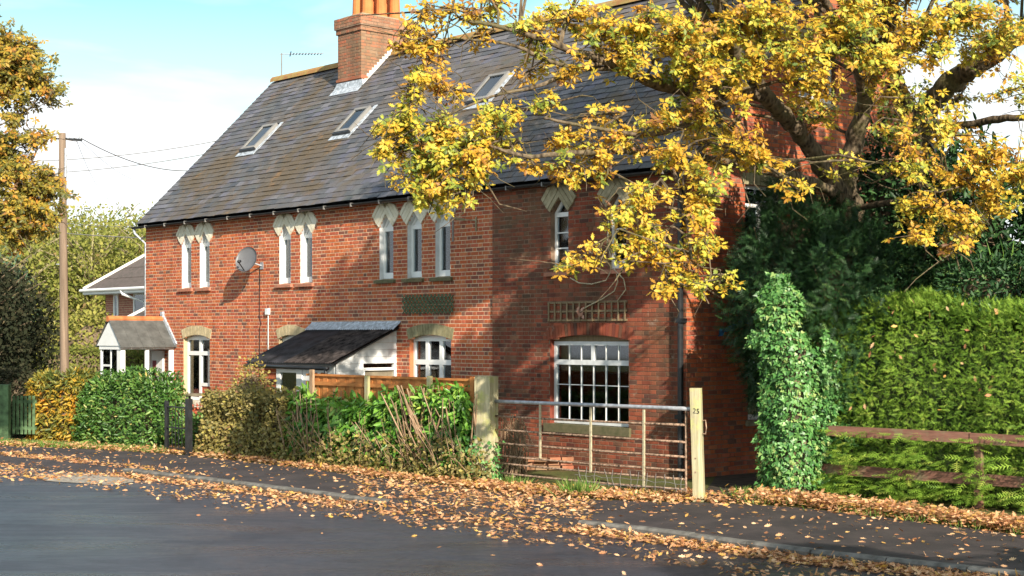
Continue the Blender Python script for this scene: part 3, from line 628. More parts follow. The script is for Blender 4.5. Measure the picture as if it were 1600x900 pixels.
# ---- openings
def clip(poly, n, c):
    r = []
    for i in range(len(poly)):
        a, b = poly[i], poly[(i+1) % len(poly)]; da, db = a[0]*n[0]+a[1]*n[1]-c, b[0]*n[0]+b[1]*n[1]-c
        if da >= 0: r.append(a)
        if da * db < 0: t = da / (da - db); r.append((a[0]+(b[0]-a[0])*t, a[1]+(b[1]-a[1])*t))
    return r
def reveal(poly, y0, y1, mat, parent):
    m = MB(); n = len(poly); vs = [(x, y0, z) for x, z in poly] + [(x, y1, z) for x, z in poly]
    m.add(vs, [(i, (i+1) % n, (i+1) % n + n, i + n) for i in range(n)]); return m.build('reveal', mat, parent)
for i, (a, b) in enumerate(LAN):
    c = (a + b) / 2; yo = -OFF if a > XS else 0.0; old = a > XS; w = empty('window', (0, 0, 0), 0, house)
    reveal([(a, 3.54), (b, 3.54), (b, 4.62), (c, 4.90), (a, 4.62)], yo - .004, yo + .24, MAT['mortar_old'] if old else MAT['white_old'], w)
    m = MB(); y0, y1 = yo + .10, yo + .16; fw = .05
    m.box((a, y0, 3.56), (a + fw, y1, 4.62)); m.box((b - fw, y0, 3.56), (b, y1, 4.62)); m.box((a + fw, y0 - .002, 3.56), (b - fw, y1, 3.68)); m.box((a + fw, y0 - .002, 4.54), (b - fw, y1, 4.62))
    for sx in (-1, 1):
        x_ = c + sx * (b - a) / 2
        m.prism([(x_, 4.62), (c, 4.90), (c, 4.82), (x_ - sx * .07, 4.62)] if sx < 0 else [(x_, 4.62), (x_ - sx * .07, 4.62), (c, 4.82), (c, 4.90)], y0 + .001 * sx, y1)
    m.build('frame', MAT['white'], w)
    if old:
        for z in (3.97, 4.25):
            m = MB(); m.box((a + fw, y0 + .01, z - .012), (b - fw, y1 - .01, z + .012)); m.build('glazing_bar', MAT['white'], w)
    else:
        m = MB(); m.prism([(a + .07, 4.622), (b - .07, 4.622), (c, 4.815)], y0 + .02, y1 - .02); m.build('head_panel', MAT['white'], w)
    m = MB(); m.box((a + .03, y0 + .03, 3.6), (b - .03, y0 + .036, 4.6)); m.build('pane', MAT['glass'], w)
    if old:
        m = MB(); m.prism([(a + .05, 4.63), (b - .05, 4.63), (c, 4.84)], y0 + .03, y0 + .036); m.build('pane', MAT['glass'], w)
    else:
        m = MB(); wv = []; nn = 14; xa, xb = (a + .02, b - (.12 if i in (4,) else .03))
        for k in range(nn + 1):
            x = xa + (xb - xa) * k / nn; yy = y1 + .08 + .018 * math.sin(k * 2.1 + i)
            wv += [(x, yy, 3.55), (x, yy, 4.65)]
        m.add(wv, [(2*k, 2*k+2, 2*k+3, 2*k+1) for k in range(nn)]); m.build('curtain', MAT['curtain'], w)
    m = MB(); m.add([(a-.12, yo-.07, 3.46),(b+.08, yo-.07, 3.46),(b+.08, yo+.1, 3.46),(a-.12, yo+.1, 3.46),(a-.12, yo-.07, 3.52),(b+.08, yo-.07, 3.52),(b+.08, yo+.1, 3.56),(a-.12, yo+.1, 3.56)], [(0,3,2,1),(4,5,6,7),(0,1,5,4),(3,0,4,7),(1,2,6,5)], .3)
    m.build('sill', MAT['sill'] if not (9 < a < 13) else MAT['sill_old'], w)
    st = MAT['stone'] if a < 8 else (MAT['stone'] if a < 13 else MAT['stone_old_shade'])
    for sx in (-1, 1):                                      # pale hood: strips of stone laid parallel to each slope of the arch
        lobe = [(c, 4.895), (c, 5.0), (c + sx*.11, 5.12), (c + sx*.30, 5.07), (c + sx*.46, 4.88), (c + sx*.33, 4.72), (c + sx*.235, 4.63)]
        nx, nz = sx * .28, .235; ln = math.hypot(nx, nz); nx, nz = nx/ln, nz/ln; c0 = c * nx + 4.895 * nz
        for k in range(4):
            lo, hi = c0 + k * .085 + (.004 if k else -.01), c0 + (k + 1) * .085 - .004
            p = clip(clip(lobe, (nx, nz), lo), (-nx, -nz), -hi)
            if len(p) >= 3:
                if sx > 0: p = p
                m = MB(); m.prism(p, yo - .034 - .004 * (k % 2) - (.001 if sx > 0 else 0), yo + .09, random.random()); m.build('hood_stone', st, w)
    m = MB(); m.prism([(c - .13, 5.04), (c - .012, 4.93), (c + .012, 4.93), (c + .13, 5.04), (c, 5.2)], yo - .02, yo + .05, .4); m.build('hood_cap', MAT['stone_old_shade'], w)  # darker stone for the cap: shade under the eaves put into its colour
def arch(a, b, mat, parent, yo, nv, h=.22, ztop=2.60):
    c, hw = (a + b) / 2, (b - a) / 2; s_ = .09; Rr = (hw * hw + s_ * s_) / (2 * s_); zc = 2.31 + s_ - Rr; am = math.asin(hw / Rr) * 1.06
    fl = nv > 24 or True
    for k in range(nv):
        t0, t1 = -am + 2 * am * k / nv, -am + 2 * am * (k + 1) / nv; g = (t1 - t0) * .06; t0 += g; t1 -= g
        p = [(c + Rr * math.sin(t), zc + Rr * math.cos(t)) for t in (t0, t1)]
        sp = 1.0 + .0
        q = [(c + (Rr + h) * math.sin(t) * 1.0, zc + (Rr + h) * math.cos(t)) for t in (t1, t0)]
        yield p + q, k
for i, (a, b) in enumerate(ARC):
    yo = -OFF if a > XS else 0.0; c = (a + b) / 2; w = empty('window' if i != 0 else 'glazed_door', (0, 0, 0), 0, house)
    poly = [(a, .78), (b, .78)] + [(c + (b - a) / 2 * math.cos(t), 2.31 + .09 * math.sin(t)) for t in np.linspace(0, math.pi, 9)]
    reveal(poly, yo - .004, yo + .24, MAT['brick_old_shade'] if i == 3 else (MAT['brick'] if i == 2 else MAT['tan']), w)
    am = MAT['tan'] if i < 2 else (MAT['tan_old'] if i == 2 else MAT['brick_old_shade'])
    ab = MB() 
    for poly_, k in arch(a, b, am, w, yo, 17 if i < 3 else 27):
        m = MB(); m.prism(poly_, yo - .014 - .002 * (k % 2), yo + .1, random.random() if i < 3 else .1 + .3 * random.random())
        m.build('voussoir', am, w)
    fy0, fy1 = yo + .10, yo + .165; zt = 2.34 if i != 3 else 2.28; z0 = .80; fw = .06
    m = MB(); m.box((a, fy0, z0), (a + fw, fy1, zt)); m.box((b - fw, fy0, z0), (b, fy1, zt)); m.box((a + fw, fy0 - .002, z0), (b - fw, fy1, z0 + .08)); m.box((a + fw, fy0 - .002, zt - .07), (b - fw, fy1, zt))
    if i != 3: m.prism([(a, zt), (b, zt)] + [(c + (b-a)/2*.9*math.cos(t), 2.34 + .06*math.sin(t)) for t in np.linspace(.1, math.pi-.1, 7)], fy0 + .03, fy1)
    panes = []
    if i == 3:
        m.box((a + fw, fy0 - .003, 1.86), (b - fw, fy1 + .002, 1.95)); m.box((c - .035, fy0 + .001, 1.95), (c + .035, fy1, zt - .07)); m.build('frame', MAT['white_old'], w)
        for k in range(1, 6):
            x = a + fw + (b - a - 2 * fw) * k / 6
            m = MB(); m.box((x - .007, fy0 + .02, z0 + .08), (x + .007, fy1 - .015, 1.86)); m.build('glazing_bar', MAT['white'], w)
            if k != 3: m = MB(); m.box((x - .007, fy0 + .02, 1.95), (x + .007, fy1 - .015, zt - .07)); m.build('glazing_bar', MAT['white'], w)
        for z in (1.50, 1.14): m = MB(); m.box((a + fw, fy0 + .022, z - .007), (b - fw, fy1 - .017, z + .007)); m.build('glazing_bar', MAT['white'], w)
    elif i == 2:
        m.box((a + fw, fy0 - .003, 1.80), (b - fw, fy1 + .002, 1.90))
        for k in (1, 2):
            x = a + (b - a) * k / 3; m.box((x - .05, fy0 - .001, 1.9), (x + .05, fy1, zt - .07)); m.box((x - .05, fy0 - .001, z0 + .08), (x + .05, fy1, 1.8))
        m.build('frame', MAT['white'], w)
    elif i == 0:
        m.box((c - .05, fy0 - .001, z0 + .08), (c + .05, fy1, zt - .07)); m.box((a + fw, fy0 - .003, 1.90), (b - fw, fy1 + .002, 2.0)); m.box((c+.05, fy0-.004, 1.15), (b-fw, fy1, 1.23)); m.build('frame', MAT['white'], w)
        m = MB(); m.box((c+.05, fy0+.02, .88), (b-fw, fy1-.02, 1.15)); m.build('door_panel', MAT['brick'], w)
    else: m.build('frame', MAT['white'], w)
    if i == 3: m = MB(); m.box((a, fy0 + .02, zt + .002), (b, fy0 + .05, 2.42)); m.build('head_board', MAT['trellis'], w)
    m = MB(); m.box((a + .03, fy0 + .035, z0 + .02), (b - .03, fy0 + .041, zt)); m.build('pane', MAT['glass'], w)
    if i in (0, 2):
        for (xa, xb) in (((a, a + .34 * (b - a)), (a + .62 * (b - a), b)) if i == 2 else ((a, c + .04), (c + .06, b - .12))):
            m = MB(); wv = []; nn = 12
            for k in range(nn + 1): x = xa + (xb - xa) * k / nn; yy = fy1 + .12 + .025 * math.sin(k * 1.9 + xa); wv += [(x, yy, .75), (x, yy, 2.4)]
            m.add(wv, [(2*k, 2*k+2, 2*k+3, 2*k+1) for k in range(nn)]); m.build('curtain', MAT['curtain'], w)
    if i == 3:
        for xa, xb, lean in ((15.25, 15.75, .1), (16.0, 16.42, -.06), (16.50, 16.93, .12)):
            m = MB(); m.add([(xa, fy1+.03, .6), (xb, fy1+.04, .6), (xb+lean, fy1+.07, 1.85), (xa+lean, fy1+.06, 1.85)], [(0,1,2,3)]); m.build('board_inside', MAT['ivory'], w)
    m = MB(); m.box((a - .12, yo - .06, .64), (b + .06, yo + .1, .79)); m.build('sill', MAT['sill_old'] if i > 1 else MAT['stone'], w)
for (p, q_, z0, z1) in GW:                                    # windows of the gable wall
    w = empty('window', (0, 0, 0), 0, house); x0 = LEN - .15
    m = MB(); m.add([(LEN+.004,p,z0),(LEN+.004,q_,z0),(LEN+.004,q_,z1),(LEN+.004,p,z1),(LEN-.25,p,z0),(LEN-.25,q_,z0),(LEN-.25,q_,z1),(LEN-.25,p,z1)], [(0,1,5,4),(1,2,6,5),(2,3,7,6),(3,0,4,7)]); m.build('reveal', MAT['brick_old_shade'], w)
    m = MB(); f = .06; m.box((x0, p, z0), (x0+.06, p+f, z1)); m.box((x0, q_-f, z0), (x0+.06, q_, z1)); m.box((x0, p+f, z0), (x0+.062, q_-f, z0+.09)); m.box((x0, p+f, z1-.06), (x0+.062, q_-f, z1))
    zm = z0 + (z1 - z0) * .72; m.box((x0, p+f, zm-.03), (x0+.063, q_-f, zm+.03)); m.box((x0+.002, (p+q_)/2-.03, z0+.09), (x0+.06, (p+q_)/2+.03, zm-.03)); m.build('frame', MAT['white'], w)
    m = MB(); m.box((x0+.02, p+.03, z0+.03), (x0+.026, q_-.03, z1-.03)); m.build('pane', MAT['glass'], w)
    m = MB(); m.box((LEN-.1, p-.06, z0-.1), (LEN+.05, q_+.06, z0-.002)); m.build('sill', MAT['stone_old_shade'], w)
    m = MB(); 
    for k in range(12): yy = p - .08 + (q_ - p + .16) * k / 12; m.box((LEN-.05, yy+.004, z1+.002), (LEN+.012, yy + (q_-p+.16)/12 - .004, z1+.2), random.random())
    m.build('brick_lintel', MAT['tan_old'], w)
# small fittings on the wall that move with nothing else
def wallthing(name, label, cat, px, py, d=0.0, group=None):
    l = fac(px, py, d); return hthing(name, label, cat, l, group), l

# ================================================================== WHITE PORCH (left) AND LEAN-TO PORCH (middle)
p = hthing('front_porch', 'small white gabled porch with grey slate roof and orange ridge, against the red wall', 'porch', (.9, 0, 0))
def pb(name, mat, f, par=None): m = MB(); f(m); return m.build(name, mat, par or p)
HX, HD = .53, 1.45                                            # half width, depth (outwards = -y)
pb('wall', MAT['brick_mod'], lambda m: (m.box((-HX, -HD, 0), (-HX+.1, 0, 1.0)), m.box((-HX+.1, -HD, 0), (HX, -HD+.1, 1.0)), m.box((HX-.1, -HD+.1, 0), (HX, 0, 1.0))))
for x, y, w_ in ((HX-.06, -HD, .12), (-HX, -HD, .12), (HX-.061, -.78, .09), (HX-.06, -.13, .12), (-HX, -.13, .12)):
    pb('post', MAT['white'], lambda m: m.box((x, y, 1.0), (x+.06, y+w_, 2.04)))
pb('post', MAT['white'], lambda m: m.box((HX-.2, -HD+.002, 1.0), (HX-.062, -HD+.06, 2.04)))
pb('beam', MAT['white'], lambda m: (m.box((HX-.065, -HD-.02, 2.04), (HX+.02, 0, 2.13)), m.box((-HX-.02, -HD-.02, 2.04), (-HX+.065, 0, 2.13)), m.box((-HX+.065, -HD-.018, 2.04), (HX-.065, -HD+.06, 2.13))))
pb('gable_panel', MAT['white'], lambda m: m.prism([(-HX-.1, 2.131), (HX+.1, 2.131), (0, 2.74)], -HD-.04, -HD+.02))
pb('pane', MAT['glass'], lambda m: m.box((-HX+.06, -HD+.03, 1.02), (HX-.2, -HD+.036, 2.04)))
pb('window_frame', MAT['white'], lambda m: (m.box((-HX+.06, -HD+.02, 1.0), (HX-.2, -HD+.05, 1.06)), m.box((-.05, -HD+.02, 1.06), (0, -HD+.05, 2.04)), m.box((-HX+.06, -HD+.02, 1.62), (-.05, -HD+.05, 1.67))))
for sx in (1, -1):
    m = MB()
    for k in range(4):
        for i in range(5):
            t0, t1 = k / 4, min(1.0, (k + 1.1) / 4); y0, y1 = -HD-.07 + i * .305, -HD-.07 + i * .305 + .3; h = .012
            X = lambda t: sx * (HX + .14) * (1 - t); Zt = lambda t: 2.08 + .72 * t
            if y1 > 0: y1 = 0
            vs = [(X(t0), y0, Zt(t0)+h), (X(t0), y1, Zt(t0)+h), (X(t1), y1, Zt(t1)), (X(t1), y0, Zt(t1))]; vs += [(a_, b_, c_+.014) for a_, b_, c_ in vs]
            q_ = MB(); q_.add(vs, [(0,3,2,1),(4,5,6,7),(0,1,5,4),(2,3,7,6),(3,0,4,7),(1,2,6,5)], random.random()); q_.build('slate', MAT['pslate'], p)
for i in range(4): pb('ridge_tile', MAT['terra_dark'], lambda m: m.tube([(0, -HD-.08+i*.385, 2.79), (0, -HD-.08+i*.385+.38, 2.79)], .075, 10))
pb('flashing', MAT['lead'], lambda m: (m.bar((HX+.14, -.02, 2.15), (0, -.02, 2.88), .05, .09), m.box((-.06,-.06,2.84),(.06,-.005,2.98))))
d_ = hthing('front_door', 'white door with small red pane at the back of the white porch', 'door', (.2, -.03, 0))
pb('panel', MAT['white'], lambda m: m.box((0, -.05, .05), (.8, 0, 2.0)), d_); pb('pane', MAT['maroon'], lambda m: m.box((.3, -.06, 1.1), (.48, -.051, 1.75)), d_)
pb('handle', MAT['black_metal'], lambda m: m.box((.7, -.1, 1.0), (.74, -.051, 1.12)), d_)

LX0, LX1 = 7.45, 10.58; lt = hthing('lean_to_porch', 'white boarded lean-to porch with black corrugated roof on the long brick wall', 'porch', (0, 0, 0))
def lb(name, mat, f, par=None, kind=None, sm=False): m = MB(); f(m); return m.build(name, mat, par or lt, kind=kind, smooth=sm)
ZT, ZB, DY = 2.55, 1.84, 1.62
def lrp(x, t, h=0): return (x, -t * DY, ZT - (ZT - ZB) * t + h)
for (xa, xb, mt) in ((LX0, LX0+1.48, 'felt'), (LX0+1.44, LX1, 'felt_moss')):       # two overlapping corrugated sheets
    m = MB(); n = int((xb - xa) / .019); vs = []; hh = .018 if mt == 'felt' else .03
    for i in range(n + 1):
        x = xa + (xb - xa) * i / n; z = hh + .014 * math.sin(x * 2 * math.pi / .076)
        vs += [lrp(x, -.02, z), lrp(x, 1.05, z)]
    m.add(vs, [(2*i, 2*i+1, 2*i+3, 2*i+2) for i in range(n)]); m.build('roof_sheet', MAT[mt], lt, smooth=True)
lb('roof_boards', MAT['black_metal'], lambda m: m.add([lrp(LX0+.02,0,-.03), lrp(LX1-.02,0,-.03), lrp(LX1-.02,1.03,-.03), lrp(LX0+.02,1.03,-.03), lrp(LX0+.02,0,0), lrp(LX1-.02,0,0), lrp(LX1-.02,1.03,0), lrp(LX0+.02,1.03,0)], [(0,3,2,1),(4,5,6,7),(0,1,5,4),(2,3,7,6),(3,0,4,7),(1,2,6,5)]))
m = MB(); vs = []; n = 160                                      # lead flashing dressed over the corrugations
for i in range(n + 1):
    x = LX0 - .02 + (LX1 - LX0 + .06) * i / n; z = .05 + .012 * math.sin(x * 2 * math.pi / .076)
    vs += [(x, -.006, ZT+.13), (x, -.02, ZT+.10), lrp(x, .13, z)]
m.add(vs, [q_ for i in range(n) for q_ in ((3*i,3*i+1,3*i+4,3*i+3),(3*i+1,3*i+2,3*i+5,3*i+4))]); m.build('flashing', MAT['lead'], lt, smooth=True)
for k in range(18):                                             # shiplap boards of the right side, cut to the roof slope
    z0, z1 = k * .14, k * .14 + .137
    yl = lambda z: -min(DY * .93, DY * (ZT - .03 - z) / (ZT - ZB))
    def board(ya, yb, ya2): 
        if yb - ya < .05: return
        m = MB(); x = 10.47; e = .014
        vs = [(x, ya, z0), (x, yb, z0), (x, yb, z1), (x, min(ya2, yb - .01), z1), (x + e, ya, z0), (x + e, yb, z0), (x + .004, yb, z1), (x + .004, min(ya2, yb - .01), z1)]
        m.add(vs, [(0,3,2,1),(4,5,6,7),(0,1,5,4),(2,3,7,6),(3,0,4,7),(1,2,6,5)], random.random()); m.build('board', MAT['white_old'], lt)
    if z0 > ZT - .12: continue
    if .95 < z0 < 1.7: board(yl(z0), -.84, yl(z1)); board(-.07, 0, -.07)
    else: board(yl(z0), 0, yl(z1))
lb('wall', MAT['white_old'], lambda m: (m.box((10.40, -DY*.92, 0), (10.466, -.84, 1.80)), m.box((10.40, -.84, 0), (10.466, 0, .96)), m.box((10.40, -.07, .96), (10.466, 0, 1.8))))
lb('boarded_opening', MAT['plank'], lambda m: m.box((10.41, -.82, .98), (10.44, -.07, 1.70)))
w_ = empty('window', (0,0,0), 0, lt); lb('frame', MAT['white'], lambda m: (m.box((10.42,-.84,1.68),(10.50,-.03,1.735)), m.box((10.42,-.86,.96),(10.50,-.82,1.68)), m.box((10.42,-.07,.96),(10.50,-.03,1.68))), w_)
Yf = -DY * .93
lb('brick_pier', MAT['brick'], lambda m: [m.box((7.87 + (.0 if (k + i) % 2 else -.0) + i * .115, Yf, k * CH), (7.87 + i * .115 + .105, Yf + .1, k * CH + .066), random.random()) for k in range(23) for i in range(4)], None, 'stuff')
lb('wall', MAT['mortar'], lambda m: m.box((7.86, Yf + .012, 0), (8.34, Yf + .11, 1.78)))
lb('wall', MAT['white'], lambda m: (m.box((8.34, Yf, 0), (9.30, Yf + .06, .95)), m.box((8.34, Yf, 1.70), (10.40, Yf+.06, 1.80)), m.box((9.30, Yf, 0), (9.60, Yf+.06, 1.7)), m.box((10.18, Yf, 0), (10.40, Yf+.06, 1.7))))
w_ = empty('window', (0,0,0), 0, lt); lb('frame', MAT['white'], lambda m: (m.box((8.36,Yf-.02,.95),(8.5,Yf+.05,1.70)), m.box((9.1,Yf-.02,.95),(9.3,Yf+.05,1.70)), m.box((8.5,Yf-.02,1.62),(9.1,Yf+.05,1.69)), m.box((8.5,Yf-.02,.95),(9.1,Yf+.05,1.03))), w_)
lb('pane', MAT['glass'], lambda m: m.box((8.5,Yf+.01,1.03),(9.1,Yf+.016,1.62)), w_)
d_ = empty('door', (0,0,0), 0, lt); lb('frame', MAT['white'], lambda m: (m.box((9.60,Yf-.02,0),(9.68,Yf+.05,1.70)), m.box((10.10,Yf-.02,0),(10.18,Yf+.05,1.70)), m.box((9.86,Yf-.02,0),(9.93,Yf+.05,1.70)), m.box((9.68,Yf-.02,1.64),(9.86,Yf+.05,1.70)), m.box((9.93,Yf-.02,1.64),(10.10,Yf+.05,1.70))), d_)
for a_, b_ in ((9.68, 9.86), (9.93, 10.10)): lb('panel', MAT['maroon'], lambda m: m.box((a_, Yf+.01, 0), (b_, Yf+.03, 1.64)), d_)
lb('rear_dark', MAT['dark'], lambda m: m.box((8.0, -.4, 0), (10.3, -.35, 1.7)))
lb('gutter', MAT['black_metal'], lambda m: m.tube([lrp(LX0+.05, 1.08, -.03), lrp(LX1-.05, 1.08, -.05)], .042, 8), sm=True)
gx, gy_, gz_ = lrp(LX1 - .12, 1.08, -.06)
lb('downpipe', MAT['black_metal'], lambda m: m.tube([(gx, gy_, gz_+.02), (gx, gy_, gz_-.10), (gx+.06, gy_+.08, gz_-.17), (gx+.06, gy_+.30, gz_-.24), (gx+.06, gy_+.34, gz_-.34), (gx+.06, gy_+.34, 0)], .036, 10), sm=True)

# ================================================================== FITTINGS ON THE WALL
l = fac(405, 425); ds = hthing('satellite_dish', 'grey satellite dish on the sunlit wall between the left window pairs', 'satellite dish', (5.36, 0, 4.02), 'satellite dishes on the terrace')
def dish(par, rad, c, n, mat, boss=True):
    n = np.array(n, float); n /= np.linalg.norm(n); u_ = np.cross(n, (0,0,1)); u_ /= np.linalg.norm(u_); v_ = np.cross(u_, n); c = np.array(c, float)
    m = MB(); vs = []; sg = 28; rings = (0, .3, .55, .8, 1.0)
    for th in (0, -.008):
        for r_ in rings:
            for k in range(sg):
                a = 2*math.pi*k/sg; vs.append(c + n * (rad * .22 * r_ * r_ + th) + (u_ * math.cos(a) * 1.0 + v_ * math.sin(a) * 1.06) * rad * r_)
    fs = []; K = len(rings)
    for t in range(2):
        for j in range(K - 1):
            for k in range(sg): f = (t*K*sg+j*sg+k, t*K*sg+j*sg+(k+1) % sg, t*K*sg+(j+1)*sg+(k+1) % sg, t*K*sg+(j+1)*sg+k); fs.append(f if t else f[::-1])
    fs += [((K-1)*sg+k, (K-1)*sg+(k+1) % sg, K*sg+(K-1)*sg+(k+1) % sg, K*sg+(K-1)*sg+k) for k in range(sg)]
    m.add(vs, fs); m.build('reflector', mat, par, smooth=True)
    f = c + n * rad * 1.15 - v_ * rad * .55
    m = MB(); m.tube([c - v_ * rad * .98 + n * .02, f], .013, 8); m.build('feed_arm', MAT['black_metal'], par)
    m = MB(); m.tube([f, f - (f - c) * .22], .032, 10); m.build('receiver', MAT['black_metal'], par, smooth=True)
    m = MB(); m.tube([c - n * .01, c - n * .12, (c[0] + .08, 0 - .02, c[2] - .12)], .02, 8); m.box((c[0]+.02, -.02, c[2]-.2), (c[0]+.14, -.003, c[2]-.04)); m.build('bracket', MAT['grey_metal'], par)
dish(ds, .285, (0, -.34, .08), (.35, -.85, .30), MAT['dish'])
m = MB(); m.tube([(0,-.015,-.1),(-.02,-.015,-1.2),(.05,-.015,-1.35),(-.02,-.012,-1.5),(-.02,-.012,-3.6)], .009, 6); m.build('cable', MAT['black_metal'], ds)
l = fac(726, 300); dm = hthing('satellite_dish', 'small pale satellite dish on a mast behind oak leaves at the eaves', 'satellite dish', (12.62, 0, 4.2), 'satellite dishes on the terrace')
m = MB(); m.tube([(0,-.28,0),(0,-.28,2.05)], .022, 8); m.build('mast', MAT['grey_metal'], dm, smooth=True)
m = MB(); m.box((-.02,-.29,.42),(.02,-.003,.46)); m.box((-.02,-.29,1.0),(.02,-.003,1.04)); m.tube([(.0,-.28,.44),(.36,-.02,.4)], .012, 6); m.tube([(.38,-.02,.2),(.38,-.02,.46)], .02, 6); m.build('wall_bracket', MAT['stone_old_shade'], dm)
dish(dm, .22, (0, -.36, 1.85), (.35, -.85, .3), MAT['white'])
l = fac(421, 500); m = MB(); m.tube([(5.72,-.02,2.0),(5.72,-.02,2.86)], .012, 6); m.box((5.66,-.07,2.86),(5.78,-.004,3.0))
o = m.build('pipe_with_box', MAT['white_old']); o.location = tuple(O); o.rotation_euler = (0,0,ANG); tag(o, 'thin vertical pipe topped by a small pale box left of the lean-to roof', 'pipe')
# trellises
tr = hthing('trellis', 'dark green diamond trellis fixed above the window right of the lean-to', 'trellis', (10.72, -.03, 2.82), None)
Wt, Ht = 1.62, .38
for i in range(-3, 17):
    for s_ in (1, -1):
        x0_ = i * .115; pts = []
        a0 = np.array([x0_ if s_ > 0 else x0_ + .38, 0.0]); b0 = np.array([x0_ + .38 if s_ > 0 else x0_, Ht])
        t0 = 0.0; t1 = 1.0; dx = b0[0] - a0[0]
        for lim, sg in ((0.0, 1), (Wt, -1)):
            ta = (lim - a0[0]) / dx
            if (dx > 0) == (sg > 0): t0 = max(t0, ta)
            else: t1 = min(t1, ta)
        if t1 - t0 < .1: continue
        A_ = a0 + (b0 - a0) * t0; B_ = a0 + (b0 - a0) * t1; yy = -.006 if s_ > 0 else -.02
        m = MB(); m.bar((A_[0], yy, A_[1]), (B_[0], yy, B_[1]), .012, .022, random.random(), up=(0, 0, 1)); m.build('slat', MAT['trellis_green'], tr)
tr = hthing('trellis', 'brown weathered trellis with upright slats above the multi-paned window', 'trellis', (15.08, -OFF - .03, 2.64), None)
for i in range(13): m = MB(); m.box((i*.16, -.012, 0), (i*.16+.035, -.002, .34), random.random()); m.build('slat', MAT['trellis'], tr)
for z in (.0, .16, .32): m = MB(); m.box((-.02, -.001, z), (1.98, .012, z+.035), random.random()); m.build('rail', MAT['trellis'], tr)
# television aerial on the far end of the ridge
l = toL(P(441, 120, 41.8)); ae = thing('television_aerial', 'thin television aerial on a mast above the far end of the ridge', 'aerial', tuple(toW((.22, 3.96, 9.40))))
Zr = 41.9; zt = EYE + (HY - 85) * Zr / F - 9.40
m = MB(); m.tube([(0,0,-.1),(0,0,zt)], .020, 6); m.build('mast', MAT['wire'], ae)
m = MB(); m.tube([(-.05,0,zt-.03),(1.14,.0,zt-.01)], .012, 6); m.build('boom', MAT['grey_metal'], ae)
for i in range(11): x = .24 + i * .083; h = .06 if i else .13; m = MB(); m.tube([(x,-.10,zt-.02-h*.6),(x,.10,zt-.02+h*.6)], .016, 6); m.build('element', MAT['black_metal'], ae)
br_ = hthing('blue_rag', 'bright blue rag caught on the dark gable wall beside the ivy', 'cloth', tuple(gab(1147, 512, .05)))
m = MB(); vs = []; 
for i in range(9):
    for j in range(3): vs.append((.02 + .03 * math.sin(i*1.9+j), -.45 + i * .1 - .1*0, -.1 + i * .028 + (j - 1) * (.05 + .02 * math.sin(i * 2.3)) + .012 * math.sin(i*3.1)))
m.add(vs, [(i*3+j, i*3+j+1, (i+1)*3+j+1, (i+1)*3+j) for i in range(8) for j in range(2)]); m.build('cloth', MAT['blue'], br_)

# ================================================================== POLE AND WIRES
pz = 34.9; base = G(102, 688); up_ = (HY - 208) * pz / F + EYE
pole = thing('utility_pole', 'tall brown wooden utility pole at the pavement edge in front of the laurel bush', 'pole', (base[0], base[1], 0))
topx = (97 - CX) / F * pz - base[0]
m = MB(); m.tube([(topx * t, 0, -.2 + (up_ + .2) * t) for t in (0, .25, .5, .75, 1)], [.105, .10, .092, .085, .078], 14); m.build('shaft', MAT['polewood'], pole, smooth=True)
m = MB(); m.tube([(topx + .085, -.04, up_ - 1.0), (topx + .095, -.04, up_ - .35)], .035, 8); m.box((topx - .17, -.13, up_ - 1.15), (topx - .05, -.05, up_ - .80)); m.build('terminal_box', MAT['grey_metal'], pole)
m = MB(); m.bar((topx - .32, 0, up_ - .10), (topx + .45, 0, up_ - .16), .05, .05); m.build('crossbar', MAT['black_metal'], pole)
for x in (-.28, -.1, .14, .3, .42): m = MB(); m.tube([(topx + x, -.03, up_ - .12), (topx + x, -.03, up_ + .02)], [.035, .022], 8); m.build('insulator', MAT['grey_metal'], pole)
for i in range(5):
    m = MB(); z = up_ - 1.3 - i * .42; m.tube([(topx + (.14 if i % 2 else -.14), 0, z), (topx, 0, z)], .012, 6); m.build('step_iron', MAT['grey_metal'], pole)
def wire(name_lab, a, b, sag, r_=.012):
    a, b = np.array(a, float), np.array(b, float); m = MB()
    m.tube([a + (b - a) * t + np.array([0, 0, -sag * 4 * t * (1 - t)]) - a for t in np.linspace(0, 1, 15)], r_, 4, caps=False)
    o = m.build('overhead_wire', MAT['wire']); o.location = tuple(a); tag(o, name_lab, 'wire', 'overhead wires around the pole')
tp = np.array([base[0] + topx, base[1], up_ - .1])
wire('wire dropping from the pole top towards the near edge of the slate roof', tp + (.4,0,0), P(310, 266, 44), .25)
wire('wire falling steeply behind the pole towards the treetops, innermost of the fan', tp + (.3,0,0), P(152, 290, 60), .1, .006)
wire('wire slanting down from the pole into the white sky, middle of the fan', tp + (.35,0,0), P(222, 284, 60), .2, .006)
wire('upper of the two long sagging wires crossing the sky behind the pole', P(-60, 251, 50), P(345, 219, 50), .25)
wire('lower of the two long sagging wires crossing the sky behind the pole', P(-60, 272, 52), P(345, 236, 50), .25)
wire('wire from the pole top leading left into the yellow leaves', tp + (-.3,0,0), P(-80, 252, 30), .25, .007)
wire('dark low wire crossing the woodland beside the pole, below the treetops', P(-20, 352, 45), P(228, 372, 40.5), .05)
wire('faint low wire just under the treetops beside the pole', P(-20, 330, 48), P(226, 355, 41), .12, .006)

